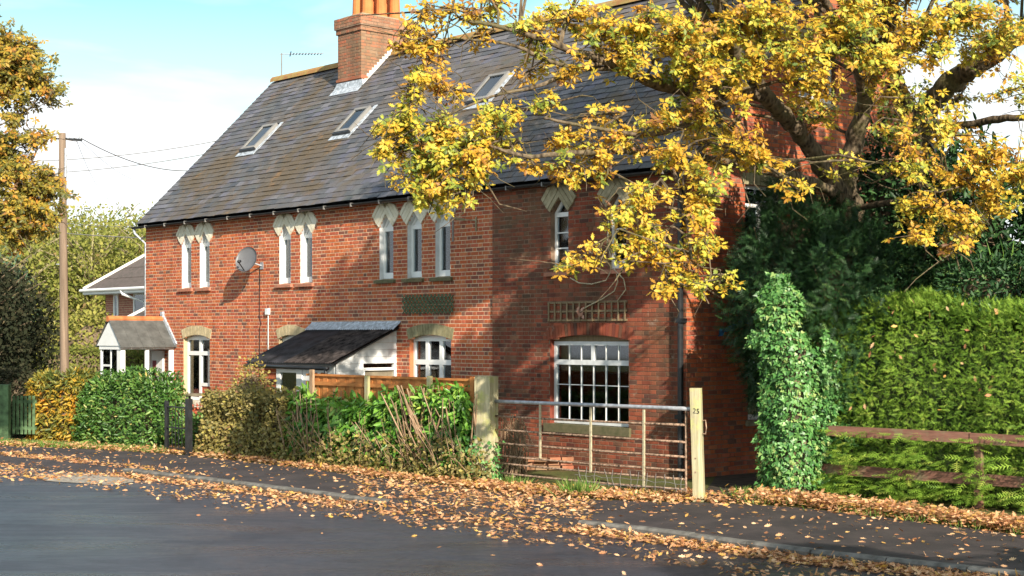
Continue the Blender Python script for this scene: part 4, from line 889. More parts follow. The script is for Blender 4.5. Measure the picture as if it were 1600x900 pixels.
# ================================================================== GATES, POSTS, FENCES
pl_ = G(760, 750); pr_ = G(1093, 783)
gp = thing('gate_post', 'thick square weathered timber gatepost with ivy round its foot, left of the field gate', 'post', tuple(pl_), -.55, 'posts of the field gate')
m = MB(); m.box((-.15, -.13, -.2), (.15, .13, 1.70), .3); m.box((-.145, -.125, 1.701), (.145, .125, 1.715), .8); m.build('shaft', MAT['post'], gp)
gp2 = thing('gate_post', 'slim pale timber gatepost marked 25, right of the field gate', 'post', tuple(pr_), -.35, 'posts of the field gate')
m = MB(); h = 1.63; vs = []
for z, o_ in ((-.15, 0), (h, -.055)): vs += [(-.075+o_, -.07, z), (.02+o_, -.07, z), (.075+o_, -.045, z), (.075+o_, .07, z), (-.075+o_, .07, z)]
m.add(vs, [(i, (i+1) % 5, (i+1) % 5 + 5, i + 5) for i in range(5)] + [(5,6,7,8,9), (4,3,2,1,0)], .5)
m.build('shaft', MAT['post'], gp2)
cu = bpy.data.curves.new('number', 'FONT'); cu.body = '25'; cu.size = .105; cu.extrude = .001; cu.materials.append(MAT['black_metal'])
o = bpy.data.objects.new('number', cu); COL.objects.link(o); dg_ = bpy.context.evaluated_depsgraph_get(); me_ = bpy.data.meshes.new_from_object(o.evaluated_get(dg_)); bpy.data.objects.remove(o)
o = bpy.data.objects.new('number', me_); COL.objects.link(o); o.parent = gp2; o.location = (-.088, -.0725, 1.27); o.rotation_euler = (R(90), R(4), 0)
m = MB(); m.tube([(.03, .0, 1.16), (.09, -.01, 1.17), (.105, -.02, 1.06), (.09, -.01, .97), (.03, 0, .98)], .009, 6); m.build('hook', MAT['rust'], gp2)
for z in (.62, .42): m = MB(); m.tube([(-.045,-.075,z),(-.045,-.066,z)], .014, 8); m.build('bolt_head', MAT['rust'], gp2)
A = pl_ + np.array([.22, -.12, 0]); B = pr_ + np.array([-.18, .12, 0]); gd = B - A; gl = np.linalg.norm(gd[:2]); ga = math.atan2(gd[1], gd[0])
fg = thing('field_gate', 'rusty tubular steel field gate with wire mesh at its foot, between the two timber posts', 'gate', tuple(A), ga)
def gpt(px, py):                                            # photo pixel on the gate's own plane, in gate coordinates
    a = math.tan(0); d = P(px, py, 1.0) - np.array([0,0,EYE]); n = np.array([-gd[1], gd[0], 0]); o_ = np.array([0,0,EYE]); t = ((A - o_) @ n) / (d @ n); q_ = o_ + d * t - A
    return q_[0] * math.cos(ga) + q_[1] * math.sin(ga), q_[2]
rl = [((773,627),(1082,639)),((773,650),(1072,664)),((773,671),(1072,691)),((773,692),(1072,714)),((773,711),(1072,735)),((773,723),(1072,749)),((773,738),(1072,765))]
for i, (a, b) in enumerate(rl):
    (xa, za), (xb, zb) = gpt(*a), gpt(*b); r_ = .031 if i == 0 else .0175; sag = 0 if i < 1 else random.uniform(.0, .02)
    m = MB(); m.tube([(xa + (xb - xa) * t, 0, za + (zb - za) * t - sag * 4 * t * (1 - t)) for t in np.linspace(0, 1, 9)], r_, 10 if i == 0 else 7); m.build('rail', MAT['grey_metal'] if i == 0 else MAT['rust'], fg, smooth=True)
for i, (x, y0, y1) in enumerate(((845,632,716),(924,636,738),(1007,640,760))):
    (xa, za), (xb, zb) = gpt(x, y0), gpt(x, y1); m = MB(); m.box((xa-.019, -.024, zb), (xa+.019, -.004, za)); m.build('upright', MAT['rustpale'], fg)
(xa, za), (xb, zb) = gpt(770, 615), gpt(770, 742); m = MB(); m.box((xa-.03, -.03, zb), (xa+.03, .03, za)); m.build('stile', MAT['rustpale'], fg)
(xa, za), (xb, zb) = gpt(1072, 639), gpt(1072, 768); m = MB(); m.tube([(xa, 0, zb), (xa, 0, za)], .018, 8); m.build('stile', MAT['rust'], fg)
m = MB()
for k in range(13):                                         # bent wire mesh
    x0_, z0_ = gpt(905 + k * 13.5, 729 + k * 1.2); x1_, z1_ = gpt(908 + k * 13.2 + random.uniform(-6, 6), 757 + k * 1.0); 
    m.tube([(x0_, -.02, z0_), ((x0_+x1_)/2 + random.uniform(-.04,.04), -.03, (z0_+z1_)/2), (x1_, -.02, z1_)], .004, 4)
for y0, y1 in ((741,757),(752,766)):
    (xa, za), (xb, zb) = gpt(900, y0), gpt(1072, y1); m.tube([(xa + (xb-xa)*t, -.025, za + (zb-za)*t + random.uniform(-.015,.015)) for t in np.linspace(0, 1, 16)], .004, 4)
m.build('wire_mesh', MAT['wire'], fg, kind='stuff')

# rail fence in front of the cypress hedge
FA, FB = np.array([4.45, 23.2, 0]), np.array([10.2, 17.55, 0]); fd = unit(FB - FA); fn = np.array([fd[1], -fd[0], 0]); fn = fn if fn[1] < 0 else -fn
rf_ = thing('rail_fence', 'low fence of two red-brown rails in front of the tall green hedge', 'fence', tuple(FA), math.atan2(fd[1], fd[0]))
FL = np.linalg.norm(FB - FA)
for z, w_ in ((.97, .15), (.40, .15)):
    n = 3
    for i in range(n):
        a, b = FL * i / n, FL * (i + 1) / n - .012; dz = random.uniform(-.02, .02)
        m = MB(); m.box((a, -.025 - .01*(i % 2), z - w_/2 + dz), (b, .025, z + w_/2 + dz), random.random()); m.build('rail', MAT['rail'], rf_)
for i in range(4): m = MB(); x = .15 + (FL - .2) * i / 3; m.box((x-.05, .028, -.1), (x+.05, .13, .98), random.random()); m.build('post', MAT['rail'], rf_)

# close-boarded garden fence behind the cut laurel
f1 = toL(P(748, 600, 25.6)); f1[2] = 0; FLN = 5.0
gf = hthing('panel_fence', 'orange-brown boarded fence panels behind the cut laurel hedge', 'fence', tuple(f1))
for i in range(int(FLN / .14)):
    x = -(i + 1) * .14
    m = MB(); m.box((x, -.008 - .012 * (i % 2), 0), (x + .148, .008 - .012 * (i % 2), 1.62), random.random()); m.build('board', MAT['fence'], gf)
m = MB(); m.box((-FLN, -.05, 1.622), (0, .03, 1.66), .5); m.build('capping', MAT['fence'], gf)
for z in (1.45, .5): m = MB(); m.box((-FLN, -.055, z), (0, -.024, z+.07), .4); m.build('rail', MAT['fence'], gf)
for x, mt, hh in ((-1.2, 'post', 1.69), (-3.0, 'post', 1.66), (-4.75, 'stem', 1.74), (-.05, 'fence', 1.7)):
    m = MB(); m.box((x-.05, -.11, 0), (x+.05, -.057, hh), random.random()); m.build('post', MAT[mt], gf)

# little garden gate between the bushes
q0, q1 = G(260, 706), G(295, 711); gg = thing('garden_gate', 'small black metal garden gate between the laurel bush and the brown hedge', 'gate', tuple(q0), math.atan2((q1-q0)[1], (q1-q0)[0])); gw = np.linalg.norm(q1 - q0)
for x, r_, h in ((0, .03, 1.05), (gw, .055, 1.12)): m = MB(); m.box((x-r_, -r_, -.1), (x+r_, r_, h)); m.build('post', MAT['black_metal'], gg)
for z in (.08, .5, .92): m = MB(); m.box((.04, -.012, z), (gw-.06, .012, z+.03)); m.build('rail', MAT['black_metal'], gg)
for i in range(6): x = .04 + (gw - .12) * (i + .5) / 6; m = MB(); m.tube([(x, 0, .1), (x, 0, .95 if i % 2 else 1.02)], .009, 6); m.build('bar', MAT['black_metal'], gg)
bt = G(282, 700); bx = thing('table', 'small dark flat-topped stand behind the garden gate, by the glazed door', 'table', (bt[0], bt[1] + 2.2, 0))
m = MB(); m.box((-.35, -.2, 1.02), (.35, .2, 1.07)); m.build('table_top', MAT['plank'], bx)
for x in (-.3, .3):
    for y in (-.15, .15): m = MB(); m.box((x-.025, y-.025, 0), (x+.025, y+.025, 1.02)); m.build('leg', MAT['plank'], bx)
q = G(4, 690); g_ = thing('gate_post', 'green stained square gatepost at the far left edge', 'post', tuple(q)); m = MB(); m.box((-.13,-.1,-.1),(.16,.1,1.28)); m.build('shaft', MAT['greenpost'], g_)
q = G(22, 690); g_ = thing('side_gate', 'dark slatted side gate beside the green gatepost in the shade', 'gate', (q[0], q[1]+.25, 0))
for i in range(6): m = MB(); m.box((-.12+i*.09, 0, .15+.0*i), (-.06+i*.09, .02, 1.02)); m.build('slat', MAT['greenpost'], g_)
for z in (.25, .85): m = MB(); m.box((-.12, .021, z), (.42, .04, z+.07)); m.build('rail', MAT['greenpost'], g_)

# ================================================================== NEIGHBOURING HOUSE (far left)
nb0 = P(165, 500, 54); nb = thing('brick_house', 'modern brick house with white fascias and dark tiled hipped roof, partly hidden behind the terrace', 'house', (nb0[0], nb0[1], -.4), ANG)
def nbp(name, mt, f, par=None, kind=None): m = MB(); f(m); return m.build(name, MAT[mt], par or nb, kind=kind)
ez = EYE + (HY - 453) * 54 / F + .4
W_ = 9.0
wl = nbp('wall', 'mortar', lambda m: (m.box((0, 0, 0), (W_, .1, ez)), m.box((0, .1, 0), (.1, 6, ez))))
mo, br = MB(), MB(); WN = [(.62, .98), (2.05, 3.6)]
brick_courses(lambda z: cut(0, 3.9, WN if 2.3 < z < ez - .12 else []), 0, ez, lambda u, d, z: (u, -d, z), MB(), br, pick=None)
br.build('brickwork', MAT['brick_mod'], wl, kind='stuff')
for a, b in WN:
    w_ = empty('window', (0,0,0), 0, nb); nbp('frame', 'white', lambda m: (m.box((a,-.03,2.3),(a+.1,.0,ez-.12)), m.box((b-.1,-.03,2.3),(b,0,ez-.12)), m.box((a+.1,-.03,2.3),(b-.1,0,2.45)), m.box((a+.1,-.03,ez-.22),(b-.1,0,ez-.12))) + ((m.box(((a+b)/2-.06,-.03,2.45),((a+b)/2+.06,0,ez-.22)),) if b-a > 1 else ()), w_)
    nbp('pane', 'glass', lambda m: m.box((a+.1,-.015,2.45),(b-.1,-.010,ez-.22)), w_); nbp('curtain', 'curtain', lambda m: m.box((a+.1,-.008,2.45),(a+.1+(b-a-.2)*.4,-.002,ez-.22)), w_)
def hip(par, x0, x1, y0, y1, z, rise, run, mt='darktile', n=7):
    m0 = MB()
    for k in range(n):                                      # tile courses as stepped strips
        t0, t1 = k / n, (k + 1.12) / n; t1 = min(t1, 1.0); h = .03
        a0, a1 = t0 * run, t1 * run; zz0, zz1 = z + rise * t0, z + rise * t1
        m0.add([(x0+a0, y0+a0, zz0+h), (x1, y0+a0, zz0+h), (x1, y0+a1, zz1), (x0+a1, y0+a1, zz1), (x0+a0, y0+a0, zz0-.01), (x1, y0+a0, zz0-.01)], [(0,1,2,3),(4,5,1,0)], random.random())
        m0.add([(x0+a0, y0+a0, zz0+h), (x0+a0, y1, zz0+h), (x0+a1, y1, zz1), (x0+a1, y0+a1, zz1), (x0+a0, y0+a0, zz0-.01), (x0+a0, y1, zz0-.01)], [(0,3,2,1),(4,0,1,5)], random.random())
    rf2 = m0.build('roof', MAT[mt], par)
    m1 = MB(); m1.bar((x0, y0, z+.04), (x0+run, y0+run, z+rise+.04), .14, .09); m1.build('hip_tile', MAT['ridge'] if mt != 'darktile' else MAT['whitelead'], rf2)
    m1 = MB(); m1.box((x0-.03, y0-.03, z-.16), (x1, y0+.02, z-.02)); m1.box((x0-.03, y0+.021, z-.16), (x0+.02, y1, z-.02)); m1.build('fascia', MAT['white'], rf2)
    m1 = MB(); m1.tube([(x0-.1, y0-.08, z-.03), (x1, y0-.08, z-.03)], .055, 8); m1.build('gutter', MAT['white'], rf2)
    m1 = MB(); m1.box((x0, y0, z-.18), (x1, y1, z-.162)); m1.build('soffit', MAT['white_old'], rf2)
hip(nb, -.55, W_, -.55, 6, ez, 2.6, 3.4)
nbp('downpipe', 'white', lambda m: m.tube([(2.3, -.62, ez-.06), (2.4, -.6, ez-.2), (3.3, -.1, ez-.55), (3.3, -.08, 0)], .05, 8))
lz = EYE + (HY - 546) * 51 / F + .4; n2 = nbp('garage_wall', 'brick_mod', lambda m: (m.box((-1.0, -2.6, 0), (3.5, -.005, lz - .02))))
lw = toL(P(118, 545, 51)) - toL(nb0); nbg = thing('garage', 'low brick outbuilding with brown hipped roof and white gutter left of the white porch', 'outbuilding', tuple(P(133, 545, 51.0) * np.array([1,1,0]) + np.array([0,0,-.4])), ANG)
m = MB(); m.box((0, 0, 0), (3.2, 2.2, lz)); m.build('wall', MAT['brick_mod'], nbg)
hip(nbg, -.42, 3.2, -.42, 2.2, lz, 1.35, 1.9)
m = MB(); m.tube([(-.25, -.45, lz-.05), (.05, -.1, lz-.4), (.05, -.06, 0)], .05, 8); m.build('downpipe', MAT['white'], nbg)
bpy.data.objects.remove(n2)

# ================================================================== PLANTS
def rn(n, k=3): return rs.normal(size=(n, k))
def shell(n, L_, W_2, H, prof=None, thick=.18, amp=.10, f=3.0, seed=0, round_=.35):
    """points and outward normals on a lumpy hedge body: x 0..L, y 0..W (0 is the front), z 0..H*prof(x/L)"""
    pts, nor = [], []
    a_f, a_t, a_e, a_b = L_ * H, L_ * W_2, W_2 * H, L_ * H * .35
    c = rs.choice(5, n, p=np.array([a_f, a_t, a_e, a_e, a_b]) / (a_f + a_t + 2*a_e + a_b))
    u, v = rs.rand(n), rs.rand(n); x = u * L_; y = np.zeros(n); z = v * H; N = np.zeros((n, 3))
    N[c == 0] = (0, -1, .1)
    k = c == 1; y[k] = v[k] * W_2; z[k] = H; N[k] = (0, -.1, 1)
    k = c == 2; x[k] = 0; y[k] = u[k] * W_2; N[k] = (-1, 0, .1)
    k = c == 3; x[k] = L_; y[k] = u[k] * W_2; N[k] = (1, 0, .1)
    k = c == 4; y[k] = W_2; N[k] = (0, 1, .1)
    cx = np.clip(x, round_, max(round_, L_ - round_)); cy = np.clip(y, min(round_, W_2/2), max(W_2/2, W_2 - round_)); cz = np.clip(z, -9, H - round_)
    d = np.stack([x - cx, y - cy, z - cz], 1); ln = np.linalg.norm(d, axis=1); rr = min(round_, W_2/2, L_/2)
    s_ = np.where(ln > rr, rr / np.maximum(ln, 1e-6), 1.0); P_ = np.stack([cx, cy, cz], 1) + d * s_[:, None]
    N = np.where((ln > .02)[:, None], unit(d), N)
    if prof is not None: P_[:, 2] *= prof(np.clip(P_[:, 0] / L_, 0, 1))
    dep = rs.rand(n) ** 1.5 * thick
    P_ = P_ + N * ((wob(P_, f, seed) * amp)[:, None] - dep[:, None]) ; P_[:, 2] = np.maximum(P_[:, 2], .01)
    return P_, N, dep / thick
def xf(p, org, ang):
    c, s_ = math.cos(ang), math.sin(ang); q_ = p.copy(); q_[:, 0] = p[:, 0]*c - p[:, 1]*s_; q_[:, 1] = p[:, 0]*s_ + p[:, 1]*c
    return q_
def hedge(name, label, cat, org, ang, L_, W_2, H, n, tmpl, size, mat, prof=None, amp=.1, f=3.0, thick=.2, hang=.2, outw=.6, rr=None, core='twig', seed=0, rnd_fn=None, round_=.35, core_in=.2, rand=.6):
    t = thing(name, label, cat, tuple(org), ang)
    P_, N, dp = shell(n, L_, W_2, H, prof, thick, amp, f, seed, round_)
    ax = unit(N * outw + rn(n) * rand + np.array([0, 0, -hang])); nr = unit(N + rn(n) * .5 + np.array([0, -.2, .3]))
    r = np.clip(.5 + .28 * wob(P_, 1.6, seed + 3) + rs.normal(size=n) * .2, 0, 1) if rnd_fn is None else rnd_fn(P_, dp)
    sz = size * (.7 + .6 * rs.rand(n)); leaves('foliage', tmpl, P_, ax, nr, sz, r, mat, t, 'stuff')
    m = MB(); nx, nz = max(6, int(L_ / .3)), 6                # inner mass of twigs
    for side, yy in ((0, core_in), (1, max(core_in + .05, W_2 - core_in))):
        vs = [];
        for i in range(nx + 1):
            x = core_in + (L_ - 2 * core_in) * i / nx; hh = (H - core_in * 1.2) * (prof(x / L_) if prof else 1.0)
            for j in range(nz + 1): vs.append((x, yy + .05 * math.sin(i * 1.7 + j * 2.3), hh * j / nz))
        m.add(vs, [(i*(nz+1)+j, (i+1)*(nz+1)+j, (i+1)*(nz+1)+j+1, i*(nz+1)+j+1) for i in range(nx) for j in range(nz)])
    k = len(vs); m.add([vs[0], vs[nz], (vs[nz][0], core_in, vs[nz][2]), (vs[0][0], core_in, 0)], [(0,1,2,3)])
    tp_ = [(core_in + (L_ - 2*core_in) * i / nx, yy, (H - core_in * 1.2) * (prof(i / nx) if prof else 1.0)) for i in range(nx + 1) for yy in (core_in, max(core_in + .05, W_2 - core_in))]
    m.add(tp_, [(2*i, 2*i+2, 2*i+3, 2*i+1) for i in range(nx)]); m.build('twigs', MAT[core], t)
    return t
# tall clipped cypress hedge
hv = FA - fd * .25 - fn * .14
def cyr(P_, dp): return np.clip(.52 + .22 * wob(P_, 2.2, 4) + .12 * wob(P_, 7, 1) + rs.normal(size=len(P_)) * .17 - dp * .1, 0, 1)
hedge('cypress_hedge', 'tall clipped bright green cypress hedge behind the red-brown rails', 'hedge', hv, math.atan2(fd[1], fd[0]), FL + .3, 1.6, 2.88, 68000, SPR, .095, MAT['conifer'], prof=lambda u: 1.0 + .035 * np.sin(u * 9) + .02 * np.sin(u * 31) - .03 * (1 - np.clip(u * 6, 0, 1)), amp=.11, f=2.4, thick=.26, hang=-.1, outw=.7, rnd_fn=cyr, round_=.34, core='hedgecore', rand=.5, core_in=.34)
n = 90; u_ = rs.rand(n) * (FL - .4) + .1; Pd = np.stack([u_, -.06 - .1 * rs.rand(n), 1.05 + 1.85 * rs.rand(n) ** .7], 1)
td = thing('caught_leaves', 'scattered dead oak leaves caught on the face of the tall green hedge', 'leaves', tuple(FA - fn * .22), math.atan2(fd[1], fd[0])); td['kind'] = 'stuff'
leaves('leaf_scatter', OAK, Pd, rn(n), rn(n) * .4 + np.array([0, -1, .5]), .07 + .05 * rs.rand(n), rs.rand(n), MAT['litter'], td, 'stuff')
n = 2600; u = rs.rand(n) * (FL - .4); z = .1 + .9 * rs.rand(n) ** 1.3; keep = wob(np.stack([u, u*0, z], 1), 3.5, 9) > -.15; u, z = u[keep], z[keep]; n = len(u)
pp = np.stack([u, -.02 - .12 * rs.rand(n), z], 1); t = thing('cypress_sprays', 'loose green cypress sprays hanging through and over the two low rails', 'foliage', tuple(FA), math.atan2(fd[1], fd[0])); t['kind'] = 'stuff'
leaves('foliage', SPR, pp, np.stack([rs.normal(size=n)*.8, -.5 - .4*rs.rand(n), .2 - .6*rs.rand(n)], 1), np.tile((0, -.5, .8), (n, 1)) + rn(n)*.3, .12 + .16*rs.rand(n), np.clip(.55 + rs.normal(size=n)*.22, 0, 1), MAT['conifer'], t, 'stuff')
# ivy-covered stump
q = G(1242, 772); iv = thing('ivy_clad_stump', 'bright ivy smothering a tall stump beside the dark entrance, left end of the hedge', 'ivy', (q[0], q[1], 0))
n = 11500; zz = rs.rand(n) ** .95 * 3.32; th = rs.rand(n) * 2 * math.pi; wz = np.where(zz < 2.2, .50 + .04*np.sin(zz*3), .50 - (zz - 2.2) * .24); wz = np.where(zz > 2.45, np.minimum(wz, .30 + .10*np.sin(zz*7+1) - .10 * np.clip(zz - 2.9, 0, 1)), wz); wz *= np.where(zz < .12, .9, 1)
cxz = np.where(zz > 2.2, -.22, 0.0); 
Pv = np.stack([cxz + wz * np.cos(th), wz * .75 * np.sin(th), zz], 1); Nv = unit(np.stack([np.cos(th), np.sin(th) * 1.2, .15 + 0*zz], 1)); Pv += Nv * (wob(Pv, 4.5, 2) * .12 - .14 * rs.rand(n) ** 2)[:, None]
leaves('leaf_mass', IVY, Pv, unit(Nv * .35 + rn(n) * .45 + np.array([0, 0, -.7])), Nv + rn(n) * .35, .035 + .055 * rs.rand(n) ** 1.3, np.clip(.5 + .25*wob(Pv, 3, 5) + rs.normal(size=n) * .28, 0, 1), MAT['ivyleaf'], iv, 'stuff')
n = 2600; ux_, uz_ = rs.rand(n) ** 1.4, rs.rand(n); Ps = np.stack([.38 + ux_ * .62 - .25 * (uz_ < .3), -.10 - .16 * rs.rand(n) + ux_ * .12, .15 + uz_ * 2.35 * (1 - .28 * ux_)], 1); Ps = Ps[wob(Ps, 4.2, 7) > -.25 + .5 * (Ps[:, 0] - .4)]; n = len(Ps)
leaves('runners', IVY, Ps, rn(n) * .6 + np.array([.2, -.2, -.6]), rn(n) * .45 + np.array([.1, -1, .4]), .03 + .06 * rs.rand(n), np.clip(.45 + rs.normal(size=n) * .28, 0, 1), MAT['ivyleaf'], iv, 'stuff')
m = MB(); m.tube([(0, 0, 0), (0, 0, 1.2), (-.02, 0, 2.1), (-.2, 0, 2.5), (-.22, 0, 3.1)], [.28, .30, .26, .10, .05], 12); m.build('stump', MAT['bark'], iv)
# dark evergreens between the hedge and the gable
def bush(name, label, cat, c, rad, H, n, tmpl, size, mat, seed=0, zb=.25, amp=.22, f=1.9, bot=.55, hang=.1, trunk=True, rr=(.5, .2), group=None, thick=.35, stemmat='bark', twig=True, flat_=1.0):
    t = thing(name, label, cat, (c[0], c[1], 0), 0, group)
    d = unit(rn(n)); d[:, 2] = np.abs(d[:, 2]) * np.where(rs.rand(n) < bot, 1, -1); R3 = np.array([rad, rad * flat_, (H - zb) / 2]); cc = np.array([0, 0, zb + (H - zb) / 2])
    k = 1 + amp * wob(d * 1.6, f, seed) + .08 * wob(d * 4, 2, seed + 1); s_ = k * (1 - thick * rs.rand(n) ** 1.6)
    P_ = cc + d * R3 * s_[:, None]; P_[:, 2] = np.maximum(P_[:, 2], .02)
    ax = unit(d * .6 + rn(n) * .6 + np.array([0, 0, -hang])); r = np.clip(rr[0] + .2 * wob(P_, 2.2, seed) + rs.normal(size=n) * rr[1], 0, 1)
    leaves('foliage', tmpl, P_, ax, unit(d + rn(n) * .4 + np.array([0, 0, .3])), size * (.7 + .6 * rs.rand(n)), r, mat, t, 'stuff')
    if trunk:
        m = MB(); m.tube([(0, 0, -.05), (.03, .02, H * .4), (-.04, 0, H * .8)], [max(.03, rad * .07), max(.02, rad * .05), .01], 8)
        for i in range(14):
            a = i * 2.4; z0_ = zb * .5 + H * .5 * i / 14; e = np.array([math.cos(a) * rad * .75, math.sin(a) * rad * .75 * flat_, z0_ + H * .3]); m.tube([(0, 0, z0_), tuple(e * .5 + np.array([0, 0, z0_ * .3])), tuple(e)], [.03 * rad, .02 * rad, .008], 5)
        m.build('branches', MAT[stemmat], t)
    if twig:
        m = MB(); sg, st = 10, 6; vs = []
        for j in range(st + 1):
            ph = math.pi * j / st
            for k_ in range(sg): a = 2 * math.pi * k_ / sg; rr_ = .58 + .08 * math.sin(a * 3 + j * 2 + seed); vs.append((R3[0]*rr_*math.sin(ph)*math.cos(a), R3[1]*rr_*math.sin(ph)*math.sin(a), max(.01, cc[2] + R3[2]*rr_*math.cos(ph))))
        m.add(vs, [(j*sg+k_, j*sg+(k_+1) % sg, (j+1)*sg+(k_+1) % sg, (j+1)*sg+k_) for j in range(st) for k_ in range(sg)]); m.build('twigs', MAT['twig'], t)
    return t
bush('evergreen_shrub', 'tall dark feathery evergreen against the gable end, above the ivy', 'evergreen', (4.5, 24.8), 1.0, 4.95, 13000, SPR, .17, MAT['darkcon'], 1, zb=1.0, amp=.25)
bush('evergreen_shrub', 'dark evergreen under the fork of the oak, behind the hedge', 'evergreen', (5.25, 23.75), 1.1, 4.3, 14000, SPR, .16, MAT['darkcon'], 5, zb=1.0, amp=.25)
bush('evergreen_shrub', 'dark broad-leaved evergreen behind the right part of the hedge', 'evergreen', (7.4, 24.6), 1.35, 5.3, 9500, ELL, .17, MAT['darkcon'], 9, zb=.8, amp=.28)
bush('evergreen_shrub', 'dark evergreen at the right edge, behind the hedge and under the oak', 'evergreen', (9.1, 23.2), 1.45, 4.9, 8500, ELL, .17, MAT['darkcon'], 12, zb=.8, amp=.28)
bush('evergreen_shrub', 'dark ivy-grown shrub with pale dead leaves behind the second oak stem', 'evergreen', (6.6, 26.4), 1.2, 6.0, 9000, ELL, .14, MAT['darkcon'], 17, zb=1.2, amp=.3)
bush('holly_bush', 'dark holly spilling over the top of the bright hedge below the oak fork', 'evergreen', (5.75, 23.55), .85, 3.75, 6500, ELL, .10, MAT['darkcon'], 27, zb=2.0, amp=.3, rr=(.62, .2))
bush('holly_bush', 'dark holly spilling over the bright hedge near the right edge', 'evergreen', (8.3, 21.4), 1.0, 3.75, 6500, ELL, .10, MAT['darkcon'], 37, zb=2.1, amp=.3, rr=(.62, .2))
bush('holly_bush', 'dark holly over the middle of the hedge top, between two others', 'evergreen', (7.0, 22.6), .9, 3.55, 6000, ELL, .10, MAT['darkcon'], 47, zb=2.1, amp=.3, rr=(.62, .2))
bush('palm_clump', 'small bright fan-leaved plant showing over the hedge near the right edge', 'plant', (7.35, 22.9), .32, 3.5, 130, BLD, .34, MAT['grassb'], 14, zb=2.9, amp=.1, trunk=False, twig=False)
# left garden plants
def glossy(P_, dp): return np.clip(.5 + .25*wob(P_, 3, 2) + rs.normal(size=len(P_)) * .2, 0, 1)
g1, g2 = G(112, 691), G(264, 704); dd_ = g2 - g1
hedge('laurel_bush', 'big rounded glossy green laurel bush right of the utility pole', 'bush', g1 + np.array([.0, .15, 0]), math.atan2(dd_[1], dd_[0]), np.linalg.norm(dd_) - .45, 1.0, 1.62, 10500, ELL, .105, MAT['bushleaf'], prof=lambda u: .88 + .12 * np.sin(np.clip(u, 0, 1) * math.pi), amp=.24, f=1.9, thick=.4, rnd_fn=glossy, round_=.48, core_in=.42, rand=.9)
g1, g2 = G(24, 687), G(98, 692); dd_ = g2 - g1
hedge('beech_hedge', 'orange and gold beech hedge left of the utility pole', 'hedge', g1 + np.array([.1, .3, 0]), math.atan2(dd_[1], dd_[0]), np.linalg.norm(dd_) + .1, 1.0, 1.56, 5500, ELL, .12, MAT['beech'], amp=.10, thick=.25, rnd_fn=lambda P_, d_: np.clip(.30 + .34*wob(P_, 2.4, 8) + rs.normal(size=len(P_))*.16 + .12*(P_[:, 2] < .9) - .22*(P_[:, 2] > 1.15), 0, 1), round_=.4)
g1, g2 = G(302, 711), G(445, 722); dd_ = g2 - g1
hedge('privet_hedge', 'rounded olive-brown small-leaved hedge right of the garden gate', 'hedge', g1 + np.array([0, .15, 0]), math.atan2(dd_[1], dd_[0]), np.linalg.norm(dd_) + .3, .8, 1.28, 16000, DIA, .075, MAT['privet'], prof=lambda u: .92 + .10 * np.sin(u * 3.1), amp=.2, thick=.32, round_=.38, core_in=.32, rand=.9, rnd_fn=lambda P_, d_: np.clip(.5 + .25*wob(P_, 2.1, 6) + rs.normal(size=len(P_)) * .22, 0, 1))
bush('garden_shrub', 'wispy golden shrub rising above the olive-brown hedge against the brick wall', 'shrub', P(393, 620, 31.2)[:2], .48, 1.9, 1900, DIA, .07, MAT['privet'], 23, zb=.2, amp=.3, rr=(.7, .15), thick=.6)
g1, g2 = G(432, 722), G(748, 757); dd_ = g2 - g1; Lc = np.linalg.norm(dd_); ac = math.atan2(dd_[1], dd_[0])
cutl = hedge('cut_laurel_hedge', 'roughly cut laurel hedge with long glossy leaves and bare stems, left of the field gate', 'hedge', g1 + np.array([.1, .3, 0]), ac, Lc - .55, .62, 1.34, 8000, ELL, .18, MAT['laurel'], prof=lambda u: 1.0 - .08 * np.sin(u * 5) , amp=.18, f=2.5, thick=.4, hang=.75, outw=.5, round_=.28, core_in=.28)
# bare stems of the cut hedge and dead climbing stems behind the gate
def stems(name, parent, n, fx, fy, h0, h1, lean, rad=(.006, .016), mat='stem'):
    m = MB()
    for i in range(n):
        x, y = random.uniform(*fx), random.uniform(*fy); h = random.uniform(h0, h1); lx, ly = random.uniform(-lean, lean), random.uniform(-lean, lean * .4); r_ = random.uniform(*rad)
        m.tube([(x, y, 0), (x + lx * .3 + random.uniform(-.05, .05), y + ly * .3, h * .4), (x + lx, y + ly, h)], [r_, r_ * .85, r_ * .6], 5, random.random())
    return m.build(name, MAT[mat], parent, kind='stuff')
stems('stems', cutl, 120, (0, Lc - .2), (-.25, .3), .35, 1.05, .6, (.004,.011))
stems('stems', cutl, 44, (Lc * .62, Lc - .35), (-.1, .4), .95, 1.56, .5, (.008, .024))
stems('stems', cutl, 26, (0, Lc * .3), (-.15, .3), .9, 1.42, .3, (.008, .022))
n = 3600; Pg = np.stack([rs.rand(n) * Lc, -.35 + .5 * rs.rand(n), .02 + .42 * rs.rand(n) ** 1.6 * (1 + .6 * np.sin(rs.rand(n) * 9))], 1)
leaves('undergrowth', DIA, Pg, rn(n) + np.array([0, -.3, .3]), rn(n) * .6 + np.array([0, -.4, .8]), .07 + .04 * rs.rand(n), np.clip(.45 + rs.normal(size=n)*.25, 0, 1), MAT['privet'], cutl, 'stuff')
q = G(800, 748); dst = thing('dead_climber', 'dry brown tangled stems behind the left end of the field gate', 'plant', (q[0] - .1, q[1] + .5, 0), ga)
m = MB()
for i in range(46):
    x = random.uniform(-.25, .35); h = random.uniform(.5, 1.05); m.tube([(x, random.uniform(-.1, .3), 0), (x + random.uniform(-.12, .12), .1, h * .5), (x + random.uniform(-.1, .1), .1, h), (x + random.uniform(0, .3), .08, h * random.uniform(.6, 1.0))], [.013, .012, .010, .006], 5, random.random())
m.build('stems', MAT['stem'], dst, kind='stuff')
bk = thing('brick_heap', 'few loose pale bricks half hidden behind the lower rails of the field gate', 'bricks', (G(862, 745)[0], G(862, 745)[1] + 1.3, 0), .2)
